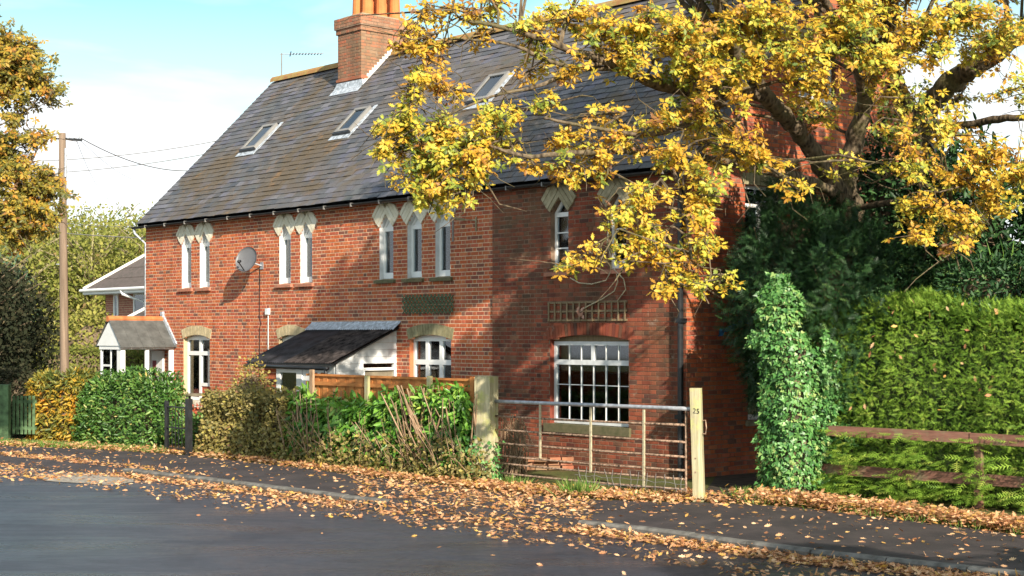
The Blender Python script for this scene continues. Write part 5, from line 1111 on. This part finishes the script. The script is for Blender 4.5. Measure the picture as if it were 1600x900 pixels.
for i in range(12): m = MB(); c_, s_ = math.cos(random.uniform(-.4, .4)), math.sin(random.uniform(-.4, .4)); x, y, z = (i % 4) * .24 - .4, (i // 4 % 2) * .12, (i // 4) * .075; m.obox((x, y, z + .04), (.107*c_, .107*s_, 0), (-.05*s_, .05*c_, 0), (0, 0, .033), random.random()); m.build('brick', MAT['brick_chim'], bk)
# climbing stems on the wall under the upper right windows
cl = hthing('wall_climber', 'thin bare climbing stem curling down the brick between the upper and lower right windows', 'plant', (15.5, -OFF, 3.3))
def cpt(px, py): l_ = fac(px, py, OFF + .05); return (l_[0] - 15.5, -.05 - .02*random.random(), l_[2] - 3.3)
for pts in ([(892,434),(905,442),(925,444),(948,438),(955,425)], [(963,424),(966,440),(960,455),(940,468),(920,478),(910,484)], [(952,345),(950,380),(956,405),(955,424)], [(960,420),(975,436),(978,452),(965,470)]):
    m = MB(); m.tube([cpt(*p_) for p_ in pts], .011, 6, .9); m.build('stem', MAT['rustpale'], cl, smooth=True)
lp = np.array([cpt(904 + 10*random.random(), 478 + 14*random.random()) for _ in range(6)]); leaves('withered_leaves', OAK, lp, np.array([[random.uniform(-1,1), -.3, -1] for _ in range(6)]), np.tile((.2,-1,.3), (6,1)), .12, rs.rand(6), MAT['pinkleaf'], cl, 'stuff')
# flowers behind the garden gate, ivy at the post, grass tufts
bush('flower_plant', 'small plant with red flowers seen through the garden gate', 'flowers', (q0[0] + .45, q0[1] + 1.0), .18, .92, 46, DIA, .07, MAT['flower'], 31, zb=.75, trunk=True, twig=False)
bush('low_shrub', 'low green growth behind the garden gate', 'shrub', (q0[0] + .5, q0[1] + .9), .5, .75, 1200, DIA, .08, MAT['bushleaf'], 33, zb=.05)
n = 420; th = rs.rand(n) * 6.283; zz = rs.rand(n) ** 1.8 * .7; Pv = np.stack([pl_[0] - .1 + (.28 + .1*rs.rand(n)) * np.cos(th), pl_[1] - .05 + .25 * np.sin(th), zz + .02], 1)
o = leaves('ivy_growth', IVY, Pv - np.array([pl_[0], pl_[1], 0]), rn(n) + np.array([0, 0, -.3]), np.stack([np.cos(th), np.sin(th) - .3, .3 + 0*th], 1), .05 + .03*rs.rand(n), np.clip(.4 + rs.normal(size=n) * .25, 0, 1), MAT['ivyleaf']); o.location = (pl_[0], pl_[1], 0); tag(o, 'small-leaved ivy climbing the foot of the thick left gatepost', 'ivy', None, 'stuff')
def tuft(c, n, r_, h, lab):
    P_ = np.stack([rs.normal(size=n) * r_ * .5, rs.normal(size=n) * r_ * .5, 0 * rs.rand(n) + .0], 1); d = unit(P_ * 2.0 / r_ * .5 + rn(n) * .25 + np.array([0, 0, 1.0]))
    o = leaves('grass_tuft', BLD, P_, d, rn(n), h * (.6 + .6*rs.rand(n)), rs.rand(n), MAT['grassb']); o.location = tuple(c); tag(o, lab, 'grass', 'grass tufts along the verge', 'stuff')
tuft(G(906, 773), 260, .30, .26, 'bright green grass tuft in the leaves below the middle of the field gate')
tuft(G(803, 758), 140, .25, .17, 'small grass tuft near the thick left gatepost')
tuft(G(1165, 776), 160, .30, .16, 'short grass at the foot of the ivy-clad stump')
tuft(G(1010, 778), 90, .28, .13, 'thin grass tuft near the slim right gatepost')
n = 9000; pxs = np.concatenate([1180 + 520*rs.rand(n//2), 60 + 200*rs.rand(n//4), -60 + 130*rs.rand(n//4)]); kp = []
for i, x in enumerate(pxs):
    if i < n//2: p_ = at_px(back, x); k_ = (x - CX) / F; q_ = P(x, 523, 1); 
    else: p_ = at_px(back, x)
    if p_ is None: continue
    t_ = rs.rand(); w_ = 1.9 if i < n//2 else .8
    c_ = p_ + np.array([0, 1, 0]) * (w_ * t_) * .9 + np.array([rs.normal()*.1, 0, 0]); 
    if wob(c_[None], 2.3, 1)[0] > -.05: kp.append(c_)
kp = np.array(kp); n = len(kp); kp[:, 2] = 0
leaves('grass', BLD, kp, rn(n) * .35 + np.array([0, 0, 1]), rn(n), .07 + .07*rs.rand(n), rs.rand(n), MAT['grassb'], kind='stuff')

# ================================================================== FALLEN LEAVES
cand = 92000; px = -150 + 1950 * rs.rand(cand); tt = -1.45 + 3.4 * rs.rand(cand); uu = rs.rand(cand); pos = []; rr_ = []
tab = np.arange(-150, 1810, 10); K_ = [at_px(kerb, x) for x in tab]; B_ = [at_px(back, x) for x in tab]
for x, t, u in zip(px, tt, uu):
    i = int((x + 150) / 10); k_, b_ = K_[i], B_[i]
    if k_ is None or b_ is None: continue
    cl_ = .5 + .5 * wob(np.array([[x * .03, t * 2.2, 0]]), 1.0, 3)[0]; z = 0.0
    if t > 1.0:
        f_ = .95 if t < 1.35 else (.75 * (1.95 - t) / .6 + .1 + .25 * (x > 760)); z = .005 + (.07 + .08 * (x > 1150)) * rs.rand()
        if x < 250 and t > 1.15: f_ *= .35
        if 1105 < x < 1200 and t > 1.12: f_ = .12
    elif t > 0:
        z = .004
        if x < 560: f_ = .02 + .14 * cl_ ** 3 + .5 * max(0, t - .88) * 8
        elif x < 930: f_ = .10 + .75 * cl_ ** 1.5 + .4 * max(0, t - .8)
        else: f_ = .015 + .13 * cl_ ** 3 + .4 * max(0, t - .85) * 4
        if x < 130 and t < .35: f_ = .8; z = .02 * rs.rand()
        if 130 <= x < 330 and t < .25: f_ = max(f_, .75 - .9 * (x - 130) / 400)
    else:
        z = -.094 + .03 * rs.rand(); a = -t
        if x < 200: f_ = .55 * cl_ * (a < .9) + .1
        elif x < 560: f_ = (1.0 if a < .30 else (.62 * cl_ ** 2.2 * (1 - (a - .32)) if a < 1.1 else .002))
        elif x < 900: f_ = (.2 + .7 * cl_) if a < .38 else (.38 * cl_ ** 2.2 if a < .75 else .002)
        else: f_ = 1.0 if a < .28 else (.32 * cl_ ** 2.2 if a < .85 else .005)
        if a < .3 and not (585 < x < 885): z += .05 * rs.rand() * (.3 - a) / .3
        elif a < .3: z = -.02 - .07 * a / .3
    if u > f_: continue
    if t > 1: c_ = b_ + (0, 1.3 * (t - 1), 0)
    elif t > 0: c_ = k_ + (b_ - k_) * t
    else: c_ = k_ + kn * (-t) * 1.9
    if 585 < x < 885 and t <= 0: d_ = -t * 1.9; z = (-.03 - .25 * max(0, d_ - .12) * .67 if d_ < .5 else -.094) + .012
    pos.append((c_[0] + rs.normal()*.03, c_[1] + rs.normal()*.05, z)); rr_.append(0.15 * (t > 1))
pos = np.array(pos); n = len(pos); print('litter', n)
up = rn(n) * np.array([.6, .6, .1]) + np.array([0, 0, 1]); leaves('fallen_leaves', OAK, pos, rn(n) * np.array([1, 1, .25]), up, .055 + .05*rs.rand(n), np.clip(rs.rand(n), 0, 1), MAT['litter'], kind='stuff')

# ================================================================== BACKGROUND WOOD
def tree(name, label, cat, c, H, rad, n, size, mat, seed, group=None, trunk='bark2', z0=0.0, zb=.25, bare=30, vr=.35):
    t = thing(name, label, cat, (c[0], c[1], z0), 0, group); d = unit(rn(n)); hb = H * zb; R3 = np.array([rad, rad, (H - hb) / 2]); cc = np.array([0, 0, hb + (H - hb) / 2])
    k = 1 + .22 * wob(d * 1.5, 1.7, seed) + .1 * wob(d * 5, 1.5, seed); P_ = cc + d * R3 * (k * (1 - .55 * rs.rand(n) ** 1.4))[:, None]
    r = np.clip(.5 + vr * .7 * wob(P_, 5 / rad, seed) + rs.normal(size=n) * .16, 0, 1)
    leaves('crown', DIA, P_, rn(n) + np.array([0, 0, .2]), rn(n) + d, size * (.6 + .8 * rs.rand(n)), r, mat, t, 'stuff')
    m = MB(); tr_ = max(.08, rad * .07); m.tube([(0, 0, -.3), (.05 * rad, 0, H * .35), (-.04 * rad, .02, H * .7), (0, 0, H * .93)], [tr_, tr_ * .75, tr_ * .45, .03], 8); m.build('trunk', MAT[trunk], t, smooth=True)
    m = MB(); rg = random.Random(seed)
    for i in range(bare):
        a = rg.uniform(0, 6.283); z_ = H * rg.uniform(.2, .75); l_ = rad * rg.uniform(.6, 1.05); e = np.array([math.cos(a) * l_, math.sin(a) * l_, z_ + H * rg.uniform(.12, .3)]); mid = e * .5 + np.array([0, 0, z_ * .5 + H * .02])
        m.tube([(0, 0, z_), tuple(mid), tuple(e)], [tr_ * .3, tr_ * .2, .015], 5)
    m.build('limbs', MAT[trunk], t); return t
kinds = ['olive-green leafy tree', 'yellowish thinning tree', 'pale brown half-bare tree']
spots = [(28,62,333,3.0),(58,70,330,3.2),(88,66,338,2.8),(118,74,332,3.2),(146,64,342,2.8),(172,72,334,3.1),(198,66,340,2.8),(224,74,338,3.2),(250,64,345,3.0),(280,72,335,3.0),(0,76,326,3.4),(-30,68,330,3.2),(-70,74,325,3.4)]
wh = ['behind the yellow oak leaves, first left of the pole', 'in the wood, second left of the pole', 'in the wood directly behind the utility pole', 'in the wood, just right of the pole', 'in the wood, second right of the pole', 'in the wood above the modern house roof', 'in the wood beside the terrace corner', 'in the wood just behind the terrace corner', 'behind the terrace', 'behind the terrace, further right', 'in the wood at the left edge of the picture', 'in the wood beyond the left edge', 'in the wood far beyond the left edge']
for i, (px_, Z_, py_, rd) in enumerate(spots):
    H = EYE + (HY - py_) * Z_ / F; c_ = P(px_, 500, Z_)
    tree('woodland_tree', kinds[i % 3] + ' ' + wh[i], 'tree', c_, H, rd, 5200, .17, MAT['wood_far'], 40 + i * 3, 'trees of the wood behind the houses', bare=46 if i % 3 else 26, zb=.06, vr=.5)
for i, (px_, Z_, py_) in enumerate(((-10,96,322),(45,98,320),(95,95,326),(140,97,324),(165,100,318),(205,96,328),(250,98,322))):
    H = EYE + (HY - py_) * Z_ / F; c_ = P(px_, 500, Z_); tree('background_tree', ['tall hazy tree rising at the back of the wood', 'bare pinkish treetop at the back of the wood'][i % 2] + [', far left', ', left of the pole', ', behind the pole', ', right of the pole', ', highest right of the pole', ', near the terrace roof', ', hidden by the terrace'][i], 'tree', c_, H, 3.6, 3000, .22, MAT['wood_far'], 90 + i * 5, 'trees at the back of the wood', bare=40, zb=.1)
bush('garden_bush', 'yellow-green loose bush behind the modern house, above the porch', 'bush', P(140, 520, 48)[:2], 1.3, 3.3, 2600, DIA, .14, MAT['wood_far'], 61, zb=.1, rr=(.75, .15), thick=.6)
hb1 = P(60, 560, 46); hedge('garden_hedge', 'clipped dull green hedge between the modern house and the dark tree', 'hedge', (hb1[0], hb1[1], 0), -.1, 3.2, 1.2, 2.05, 5000, DIA, .10, MAT['wood_far'], amp=.12, rnd_fn=lambda P_, d_: np.clip(.32 + rs.normal(size=len(P_)) * .14, 0, 1))
tree('dark_conifer', 'dark drooping conifer in shade at the left edge', 'tree', P(8, 560, 43), 4.3, 1.5, 7000, .13, MAT['wood_dark'], 71, trunk='bark', zb=.0, bare=20)
tree('dark_conifer', 'second dark conifer in shade behind the slatted side gate', 'tree', P(-25, 560, 40), 4.6, 1.3, 5000, .13, MAT['wood_dark'], 77, trunk='bark', zb=.0, bare=20)
tree('grey_fir', 'grey-green fir peeping over the dark conifer at the left edge', 'tree', P(8, 500, 47), 4.95, .9, 2500, .14, MAT['bluefir'], 73, trunk='bark', zb=.2, bare=10)
hb1 = P(-45, 690, 36.0); hedge('yew_hedge', 'dark clipped hedge in deep shade behind the side gate', 'hedge', (hb1[0], hb1[1], 0), -.15, 1.5, .9, 1.6, 4200, DIA, .09, MAT['wood_dark'], amp=.08)

# ================================================================== OAKS
def oak(name, label, base, limbs, clumps, mat, bark, leafsize, seed, dens=1.0, trunk_r=.25):
    """limbs: photo-measured polylines (x, y, distance, radius); clumps: (x, y, rx, ry, distance, depth spread, density, hue)"""
    t = thing(name, label, 'tree', (base[0], base[1], 0)); rg = np.random.RandomState(seed); b3 = np.array([base[0], base[1], 0])
    nodes, nr = [], []; m = MB()
    for li, lb_ in enumerate(limbs):
        pts = [P(x, y, Z) - b3 for x, y, Z, r in lb_]; rad = [r for *_, r in lb_]
        fine_, fr = [], []
        for i in range(len(pts) - 1):                       # smooth the limb and give it crooks
            p0, p1, p2, p3 = pts[max(i-1, 0)], pts[i], pts[i+1], pts[min(i+2, len(pts)-1)]
            for s_ in range(6):
                u = s_ / 6; q_ = .5 * ((2*p1) + (-p0+p2)*u + (2*p0-5*p1+4*p2-p3)*u*u + (-p0+3*p1-3*p2+p3)*u**3)
                r_ = rad[i] + (rad[i+1] - rad[i]) * u; fine_.append(q_ + (rg.normal(size=3) * r_ * .13 if len(fine_) else 0)); fr.append(r_ * (1 + .04 * rg.normal()))
        fine_.append(pts[-1]); fr.append(rad[-1])
        part = MB(); part.tube(fine_, fr, 12 if max(fr) > .1 else 7, rg.rand()); part.build('trunk' if li == 0 else 'limb', MAT[bark], t, smooth=True)
        nodes += fine_; nr += fr
    nodes = np.array(nodes); nr = np.array(nr); LP, LA, LN, LR, LS = [], [], [], [], []; tw = MB()
    for (x, y, rx, ry, Z, dz, dn, hue) in clumps:
        c = P(x, y, Z) - b3; R3 = np.array([rx / F * Z, dz, ry / F * Z]); dist = np.linalg.norm(nodes - c, axis=1) + (nodes[:, 2] > c[2] + .6) * .6; k = int(dist.argmin()); s0 = nodes[k]
        mid = (s0 + c) / 2 + rg.normal(size=3) * .12 + np.array([0, 0, .12]); L0 = np.linalg.norm(c - s0); r0 = min(nr[k] * .7, .016 + .012 * L0)
        tw.tube([s0, s0 * .6 + mid * .4 + rg.normal(size=3)*.05, mid, mid*.4 + c*.6 + rg.normal(size=3)*.06, c], [r0, r0*.85, r0*.7, r0*.55, r0*.35], 6, rg.rand())
        for i in range(3):                                   # bare twigs
            d = rg.normal(size=3) * np.array([1, .6, .8]); e = c + d * .42; st_ = mid + (c - mid) * rg.rand(); pm = (st_ + e) / 2 + rg.normal(size=3) * .1
            tw.tube([st_, st_ * .6 + pm * .4, pm, pm * .5 + e * .5 + rg.normal(size=3) * .05, e], [.014, .012, .009, .006, .003], 4, rg.rand())
        ns = max(3, int(rx * ry / 150 * dn * dens)); 
        for i in range(ns):
            d = rg.normal(size=3); d /= np.linalg.norm(d); e = c + d * R3 * (.35 + .75 * rg.rand() ** .6) ; st_ = mid + (c - mid) * rg.rand()
            pm = (st_ + e) / 2 + rg.normal(size=3) * .08; tw.tube([st_, pm, e], [.011, .007, .003], 4, rg.rand())
            hu = hue + rg.normal() * .17
            for j in range(7):                              # tufts of leaves along the twig
                u = .25 + .75 * (j + rg.rand() * .5) / 7 if j < 6 else 1.0
                q_ = (pm + (e - pm) * (2*u - 1)) if u > .5 else (st_ + (pm - st_) * 2 * u); q_ = q_ + rg.normal(size=3) * .045
                dr = (e - st_) / (np.linalg.norm(e - st_) + 1e-6); nl = 6 if u > .8 else 4; ph = rg.rand() * 6.28; nrm0 = np.array([.25, -.75, .75]) + rg.normal(size=3) * .45; nrm0 /= np.linalg.norm(nrm0)
                ux = np.cross(nrm0, (0, 0, 1.0)); ux /= np.linalg.norm(ux) + 1e-6; uy = np.cross(nrm0, ux)
                for l_ in range(nl):
                    a = ph + l_ * 6.283 / nl + rg.normal() * .25; ax = ux * math.cos(a) + uy * math.sin(a) + nrm0 * rg.uniform(-.35, .15) + np.array([0, 0, -.22])
                    LP.append(q_ + ax * .01); LA.append(ax); LN.append(nrm0 + rg.normal(size=3) * .28); LR.append(hu + rg.normal() * .13); LS.append(leafsize * rg.uniform(.65, 1.15))
    tw.build('twigs', MAT['bark'], t, kind='stuff', smooth=False)
    LP = np.array(LP); print(name, 'leaves', len(LP))
    leaves('crown', OAK, LP, np.array(LA), np.array(LN), np.array(LS), np.clip(np.array(LR), 0, 1), mat, t, 'stuff'); return t

Z = 25.0
limbs = [
 [(1335,770,25,.30),(1332,560,25,.26),(1328,430,25,.25),(1324,330,25,.25),(1322,312,24.9,.24)],
 [(1322,330,25,.20),(1300,285,24.6,.17),(1268,235,24,.165),(1235,192,23.2,.15),(1200,155,22.4,.14),(1172,112,21.6,.12),(1148,80,21,.10),(1128,30,20,.08),(1110,-40,19,.05)],
 [(1200,155,22.4,.11),(1165,138,21.8,.11),(1120,140,21,.10),(1062,140,20.2,.10),(1005,122,19.4,.09),(950,96,18.8,.075),(900,82,18.3,.065),(850,62,18,.05),(790,44,17.8,.035),(720,30,17.8,.022)],
 [(1322,320,25,.19),(1326,265,24.8,.18),(1342,200,24.3,.165),(1352,150,23.8,.15),(1345,95,23,.14),(1350,40,22,.12),(1365,-30,21,.09),(1380,-120,20,.06)],
 [(1352,150,23.8,.11),(1385,85,22.8,.11),(1430,42,21.8,.10),(1480,16,21,.08),(1540,-20,20,.06),(1620,-60,19,.04)],
 [(1345,95,23,.09),(1315,50,21.8,.08),(1290,5,20.8,.07),(1250,-60,19.5,.05),(1200,-120,18.5,.035)],
 [(1322,325,25,.13),(1296,298,24.3,.10),(1255,280,23.2,.08),(1200,268,22,.07),(1120,250,20.6,.06),(1040,238,19.5,.055),(960,236,18.8,.05),(880,240,18.3,.042),(820,244,18.1,.033),(760,226,18,.022)],
 [(1005,122,19.4,.05),(960,108,19,.045),(905,106,18.6,.04),(860,96,18.3,.034),(800,70,18,.025),(735,62,18,.018)],
 [(950,96,18.8,.045),(900,108,18.4,.035),(840,135,18.1,.028),(770,150,18,.02),(700,180,18,.014)],
 [(1040,238,19.5,.04),(1060,290,18.6,.035),(1075,350,18,.03),(1080,410,17.7,.02)],
 [(1120,140,21,.06),(1080,190,19.6,.05),(1010,210,18.8,.04),(930,200,18.4,.03),(850,185,18.2,.02)],
 [(1445,560,25.6,.26),(1438,420,25.6,.24),(1432,300,25.5,.22),(1430,225,25.2,.19),(1422,180,24.8,.15),(1400,120,24,.11),(1395,60,23,.08)],
 [(1432,240,25.3,.19),(1450,170,24.8,.19),(1490,125,24,.19),(1532,98,23.2,.17),(1590,60,22.4,.14),(1660,10,21.4,.10),(1740,-50,20.5,.06)],
 [(1450,190,24.8,.09),(1500,196,24,.08),(1560,186,23,.07),(1630,180,22,.05),(1700,150,21,.035)],
 [(1324,330,24.9,.06),(1380,318,23.6,.06),(1430,316,22.4,.05),(1480,330,21.4,.035),(1540,350,20.6,.02)],
]
_zr = lambda z: z if z >= 25 else 20.3 + (z - 17.8) * 4.7 / 7.2
limbs = [[(x, y, _zr(z_), r_ * .88) for x, y, z_, r_ in lb_] for lb_ in limbs]
C = []
def cl_(lst, Z, dz=.7, dn=1.0, hue=.45):
    for a in lst: C.append((*a[:4], a[4] if len(a) > 4 else Z, dz, a[5] if len(a) > 5 else dn, a[6] if len(a) > 6 else hue))
cl_([(625,200,46,30),(690,208,52,34),(655,250,52,38),(735,235,46,36),(690,290,46,32),(752,272,30,24),(662,322,28,22),(598,228,28,26),(762,195,34,26),(585,195,22,16),(640,295,30,22),(720,318,20,12),(640,165,26,14,20.5,.7),(690,250,40,30),(610,240,34,22)], 20.6, .6, 1.4, .40)
cl_([(642,70,26,34),(672,112,34,32),(706,140,28,22),(655,24,34,24),(722,24,46,22),(636,130,22,24),(785,14,50,18),(690,70,24,22),(650,100,30,26),(750,45,36,18),(625,60,14,20)], 20.6, .5, 1.0, .62)
cl_([(805,185,34,18),(850,160,36,16),(790,236,34,20),(835,55,40,36),(885,28,56,30),(945,50,52,42),(985,100,46,34),(900,110,34,18),(1015,35,55,36),(840,110,20,12)], 20.6, .7, 1.15, .45)
cl_([(885,215,42,20),(932,235,46,24),(985,222,46,24),(885,262,40,18),(950,178,34,16),(1030,188,42,24),(1042,246,40,24),(832,262,24,16),(940,285,36,16)], 20.8, .7, 1.2, .58)
cl_([(1065,55,52,44),(1112,105,50,40),(1085,160,40,26),(1155,45,56,44),(1215,36,58,38),(1245,92,50,38),(1292,132,44,30),(1185,92,38,26),(1150,165,26,16)], 20.9, .9, 1.5, .45)
cl_([(965,335,36,22),(1000,305,38,24),(1008,372,38,28),(1052,405,44,30),(1078,330,38,28),(1090,448,28,16),(1045,455,26,20),(1108,388,32,24),(1118,305,34,26),(1132,438,17,11),(900,404,13,8,20.3,.6),(1098,268,38,20),(978,395,26,20),(880,415,8,8)], 20.4, .5, 1.5, .46)
cl_([(1152,240,46,22),(1200,252,46,22),(1250,298,22,14),(1170,212,34,16)], 21.2, .7, 1.2, .50)
cl_([(1322,64,50,40),(1382,105,46,38),(1432,55,58,44),(1352,24,56,34),(1502,38,58,40),(1562,78,50,44),(1592,135,32,34),(1425,150,34,22),(1395,165,24,14),(1300,60,50,30),(1450,95,40,24),(1385,205,30,20),(1345,250,16,14),(1410,262,28,16),(1150,110,30,18),(1060,110,40,20)], 21.2, 1.0, 1.5, .40)
cl_([(1475,192,40,24),(1540,228,46,30),(1592,255,38,36),(1502,275,46,28),(1432,226,30,20),(1442,325,40,26),(1502,345,46,26),(1422,372,32,18),(1482,388,28,14),(1560,312,40,28),(1392,262,20,14)], 21.6, .9, 1.4, .50)
crown_front = list(C)
def wc(X, Y, z, r_, dn): cl_([(CX + F * X / Y, HY - (z - EYE) * F / Y, r_ * F / Y, r_ * .62 * F / Y, Y, dn)], 20, r_ * .9, dn, .45)
rg0 = random.Random(5); made = 0
while made < 95:
    X, Y, z = rg0.uniform(.3, 10.5), rg0.uniform(20.6, 27), rg0.uniform(6.8, 12.2)
    x, y = CX + F * X / Y, HY - (z - EYE) * F / Y
    if y > -70 or ((X - 5.3) / 5.4) ** 2 + ((Y - 23) / 5.0) ** 2 + ((z - 7.6) / 4.6) ** 2 > 1: continue
    wc(X, Y, z, rg0.uniform(.55, .8), .95); made += 1
for X, Y, z in ((.3,20.6,8.0),(.8,20.8,8.6),(1.3,20.4,7.9),(.9,21.6,9.3),(1.8,20.8,8.9),(1.6,21.8,9.8),(2.4,20.6,9.6),(2.3,21.8,8.8),(2.9,21.2,9.3),(3.4,20.6,8.4)): wc(X, Y, z, .7, 1.1)
for X, Y, z in ((2.0,21.0,7.9),(2.4,21.6,8.6),(2.7,20.8,8.1),(3.1,21.5,7.9),(3.4,21.0,8.9),(3.7,21.8,8.0),(1.5,20.9,8.8),(.9,21.0,7.7),(4.1,21.2,8.3),(4.5,21.9,7.9),(2.1,22.2,9.4),(3.0,22.4,9.2),(.4,21.4,8.8),(-.1,20.9,8.2),(5.0,21.2,8.4),(4.0,22.6,9.0)): wc(X, Y, z, .72, 1.5)
rg1 = random.Random(12)
for i in range(30):                                          # inner crown behind the sunlit face
    x, y, Y = rg1.uniform(1060, 1620), rg1.uniform(-40, 250), rg1.uniform(22, 24.6)
    if 1130 < x < 1420 and y > 85 or 1440 < x and 90 < y < 180: continue
    cl_([(x, y, 55, 36, Y, .75)], 22, .7, .75, .5)
for i in range(10): cl_([(random.uniform(1240, 1640), random.uniform(-60, 200), 60, 40, random.uniform(23, 27), .6)], 22, .9, .6, .5)
oak('oak_tree', 'large yellow-leaved oak reaching over the right half of the terrace', P(1335, 770, 25), limbs, C, MAT['oakleaf'], 'bark', .102, 3, 1.12)
C = []; rg0 = random.Random(9); made = 0
while made < 40:
    X1, Y1, z = rg0.uniform(2.0, 8.5), rg0.uniform(13.4, 17.0), rg0.uniform(3.2, 6.4)
    if Y1 > 17.6 - .0 * X1: continue
    X, Y = X1 + .79 * z, Y1 - 2.0075 * z
    if Y < 1.5: continue
    wc(X, Y, z, rg0.uniform(.45, .7), .5); made += 1
def pz_(X, Y, z, r_): return (CX + F * X / Y, HY - (z - EYE) * F / Y, Y, r_)
l3 = [[pz_(10.5,5.0,0,.3), pz_(10.4,5.1,2.0,.25), pz_(10.0,5.4,3.2,.2), pz_(9.2,5.6,4.2,.16), pz_(8.6,5.4,5.4,.10), pz_(8.4,5.2,6.4,.05)], [pz_(9.2,5.6,4.2,.11), pz_(8.2,5.8,4.7,.08), pz_(7.0,5.8,5.0,.05), pz_(5.8,6.2,5.0,.02)], [pz_(10.0,5.4,3.2,.1), pz_(9.3,7.2,3.7,.07), pz_(8.2,8.4,3.9,.04)]]
oak('oak_tree', 'roadside oak standing out of the picture to the right of the viewpoint', (10.5, 5.0, 0), l3, C, MAT['oakleaf'], 'bark', .12, 21)
C = []
cl_([(10,55,30,26),(55,105,46,32),(20,140,50,38),(78,152,30,13),(15,90,40,26),(30,272,46,32),(62,300,38,34),(20,325,50,36),(50,358,32,26),(92,304,14,12),(15,378,32,14),(10,190,30,16),(25,215,34,20),(60,205,26,14),(0,230,36,20),(35,85,40,30),(60,130,36,20),(15,120,40,30),(20,250,36,20),(75,270,22,16),(40,330,44,30),(75,340,26,22),(10,360,40,24),(-40,100,60,60),(-50,250,60,60),(-60,340,60,50),(-110,180,60,80),(-60,10,60,50)], 27, .8, 3.4, .34)
l2 = [[(-230,700,29,.26),(-225,450,29,.22),(-210,300,29,.18),(-190,150,28.6,.13),(-160,20,28,.08)], [(-210,330,29,.12),(-140,290,28,.09),(-60,285,27.4,.06),(10,290,27,.04),(60,300,27,.02)], [(-190,170,28.6,.10),(-120,130,28,.07),(-40,120,27.3,.05),(40,125,27,.03),(80,145,27,.015)]]
oak('oak_tree', 'orange and gold oak boughs hanging in from the left edge beside the pole', P(-230, 700, 29), l2, C, MAT['oakleft'], 'bark', .10, 8)
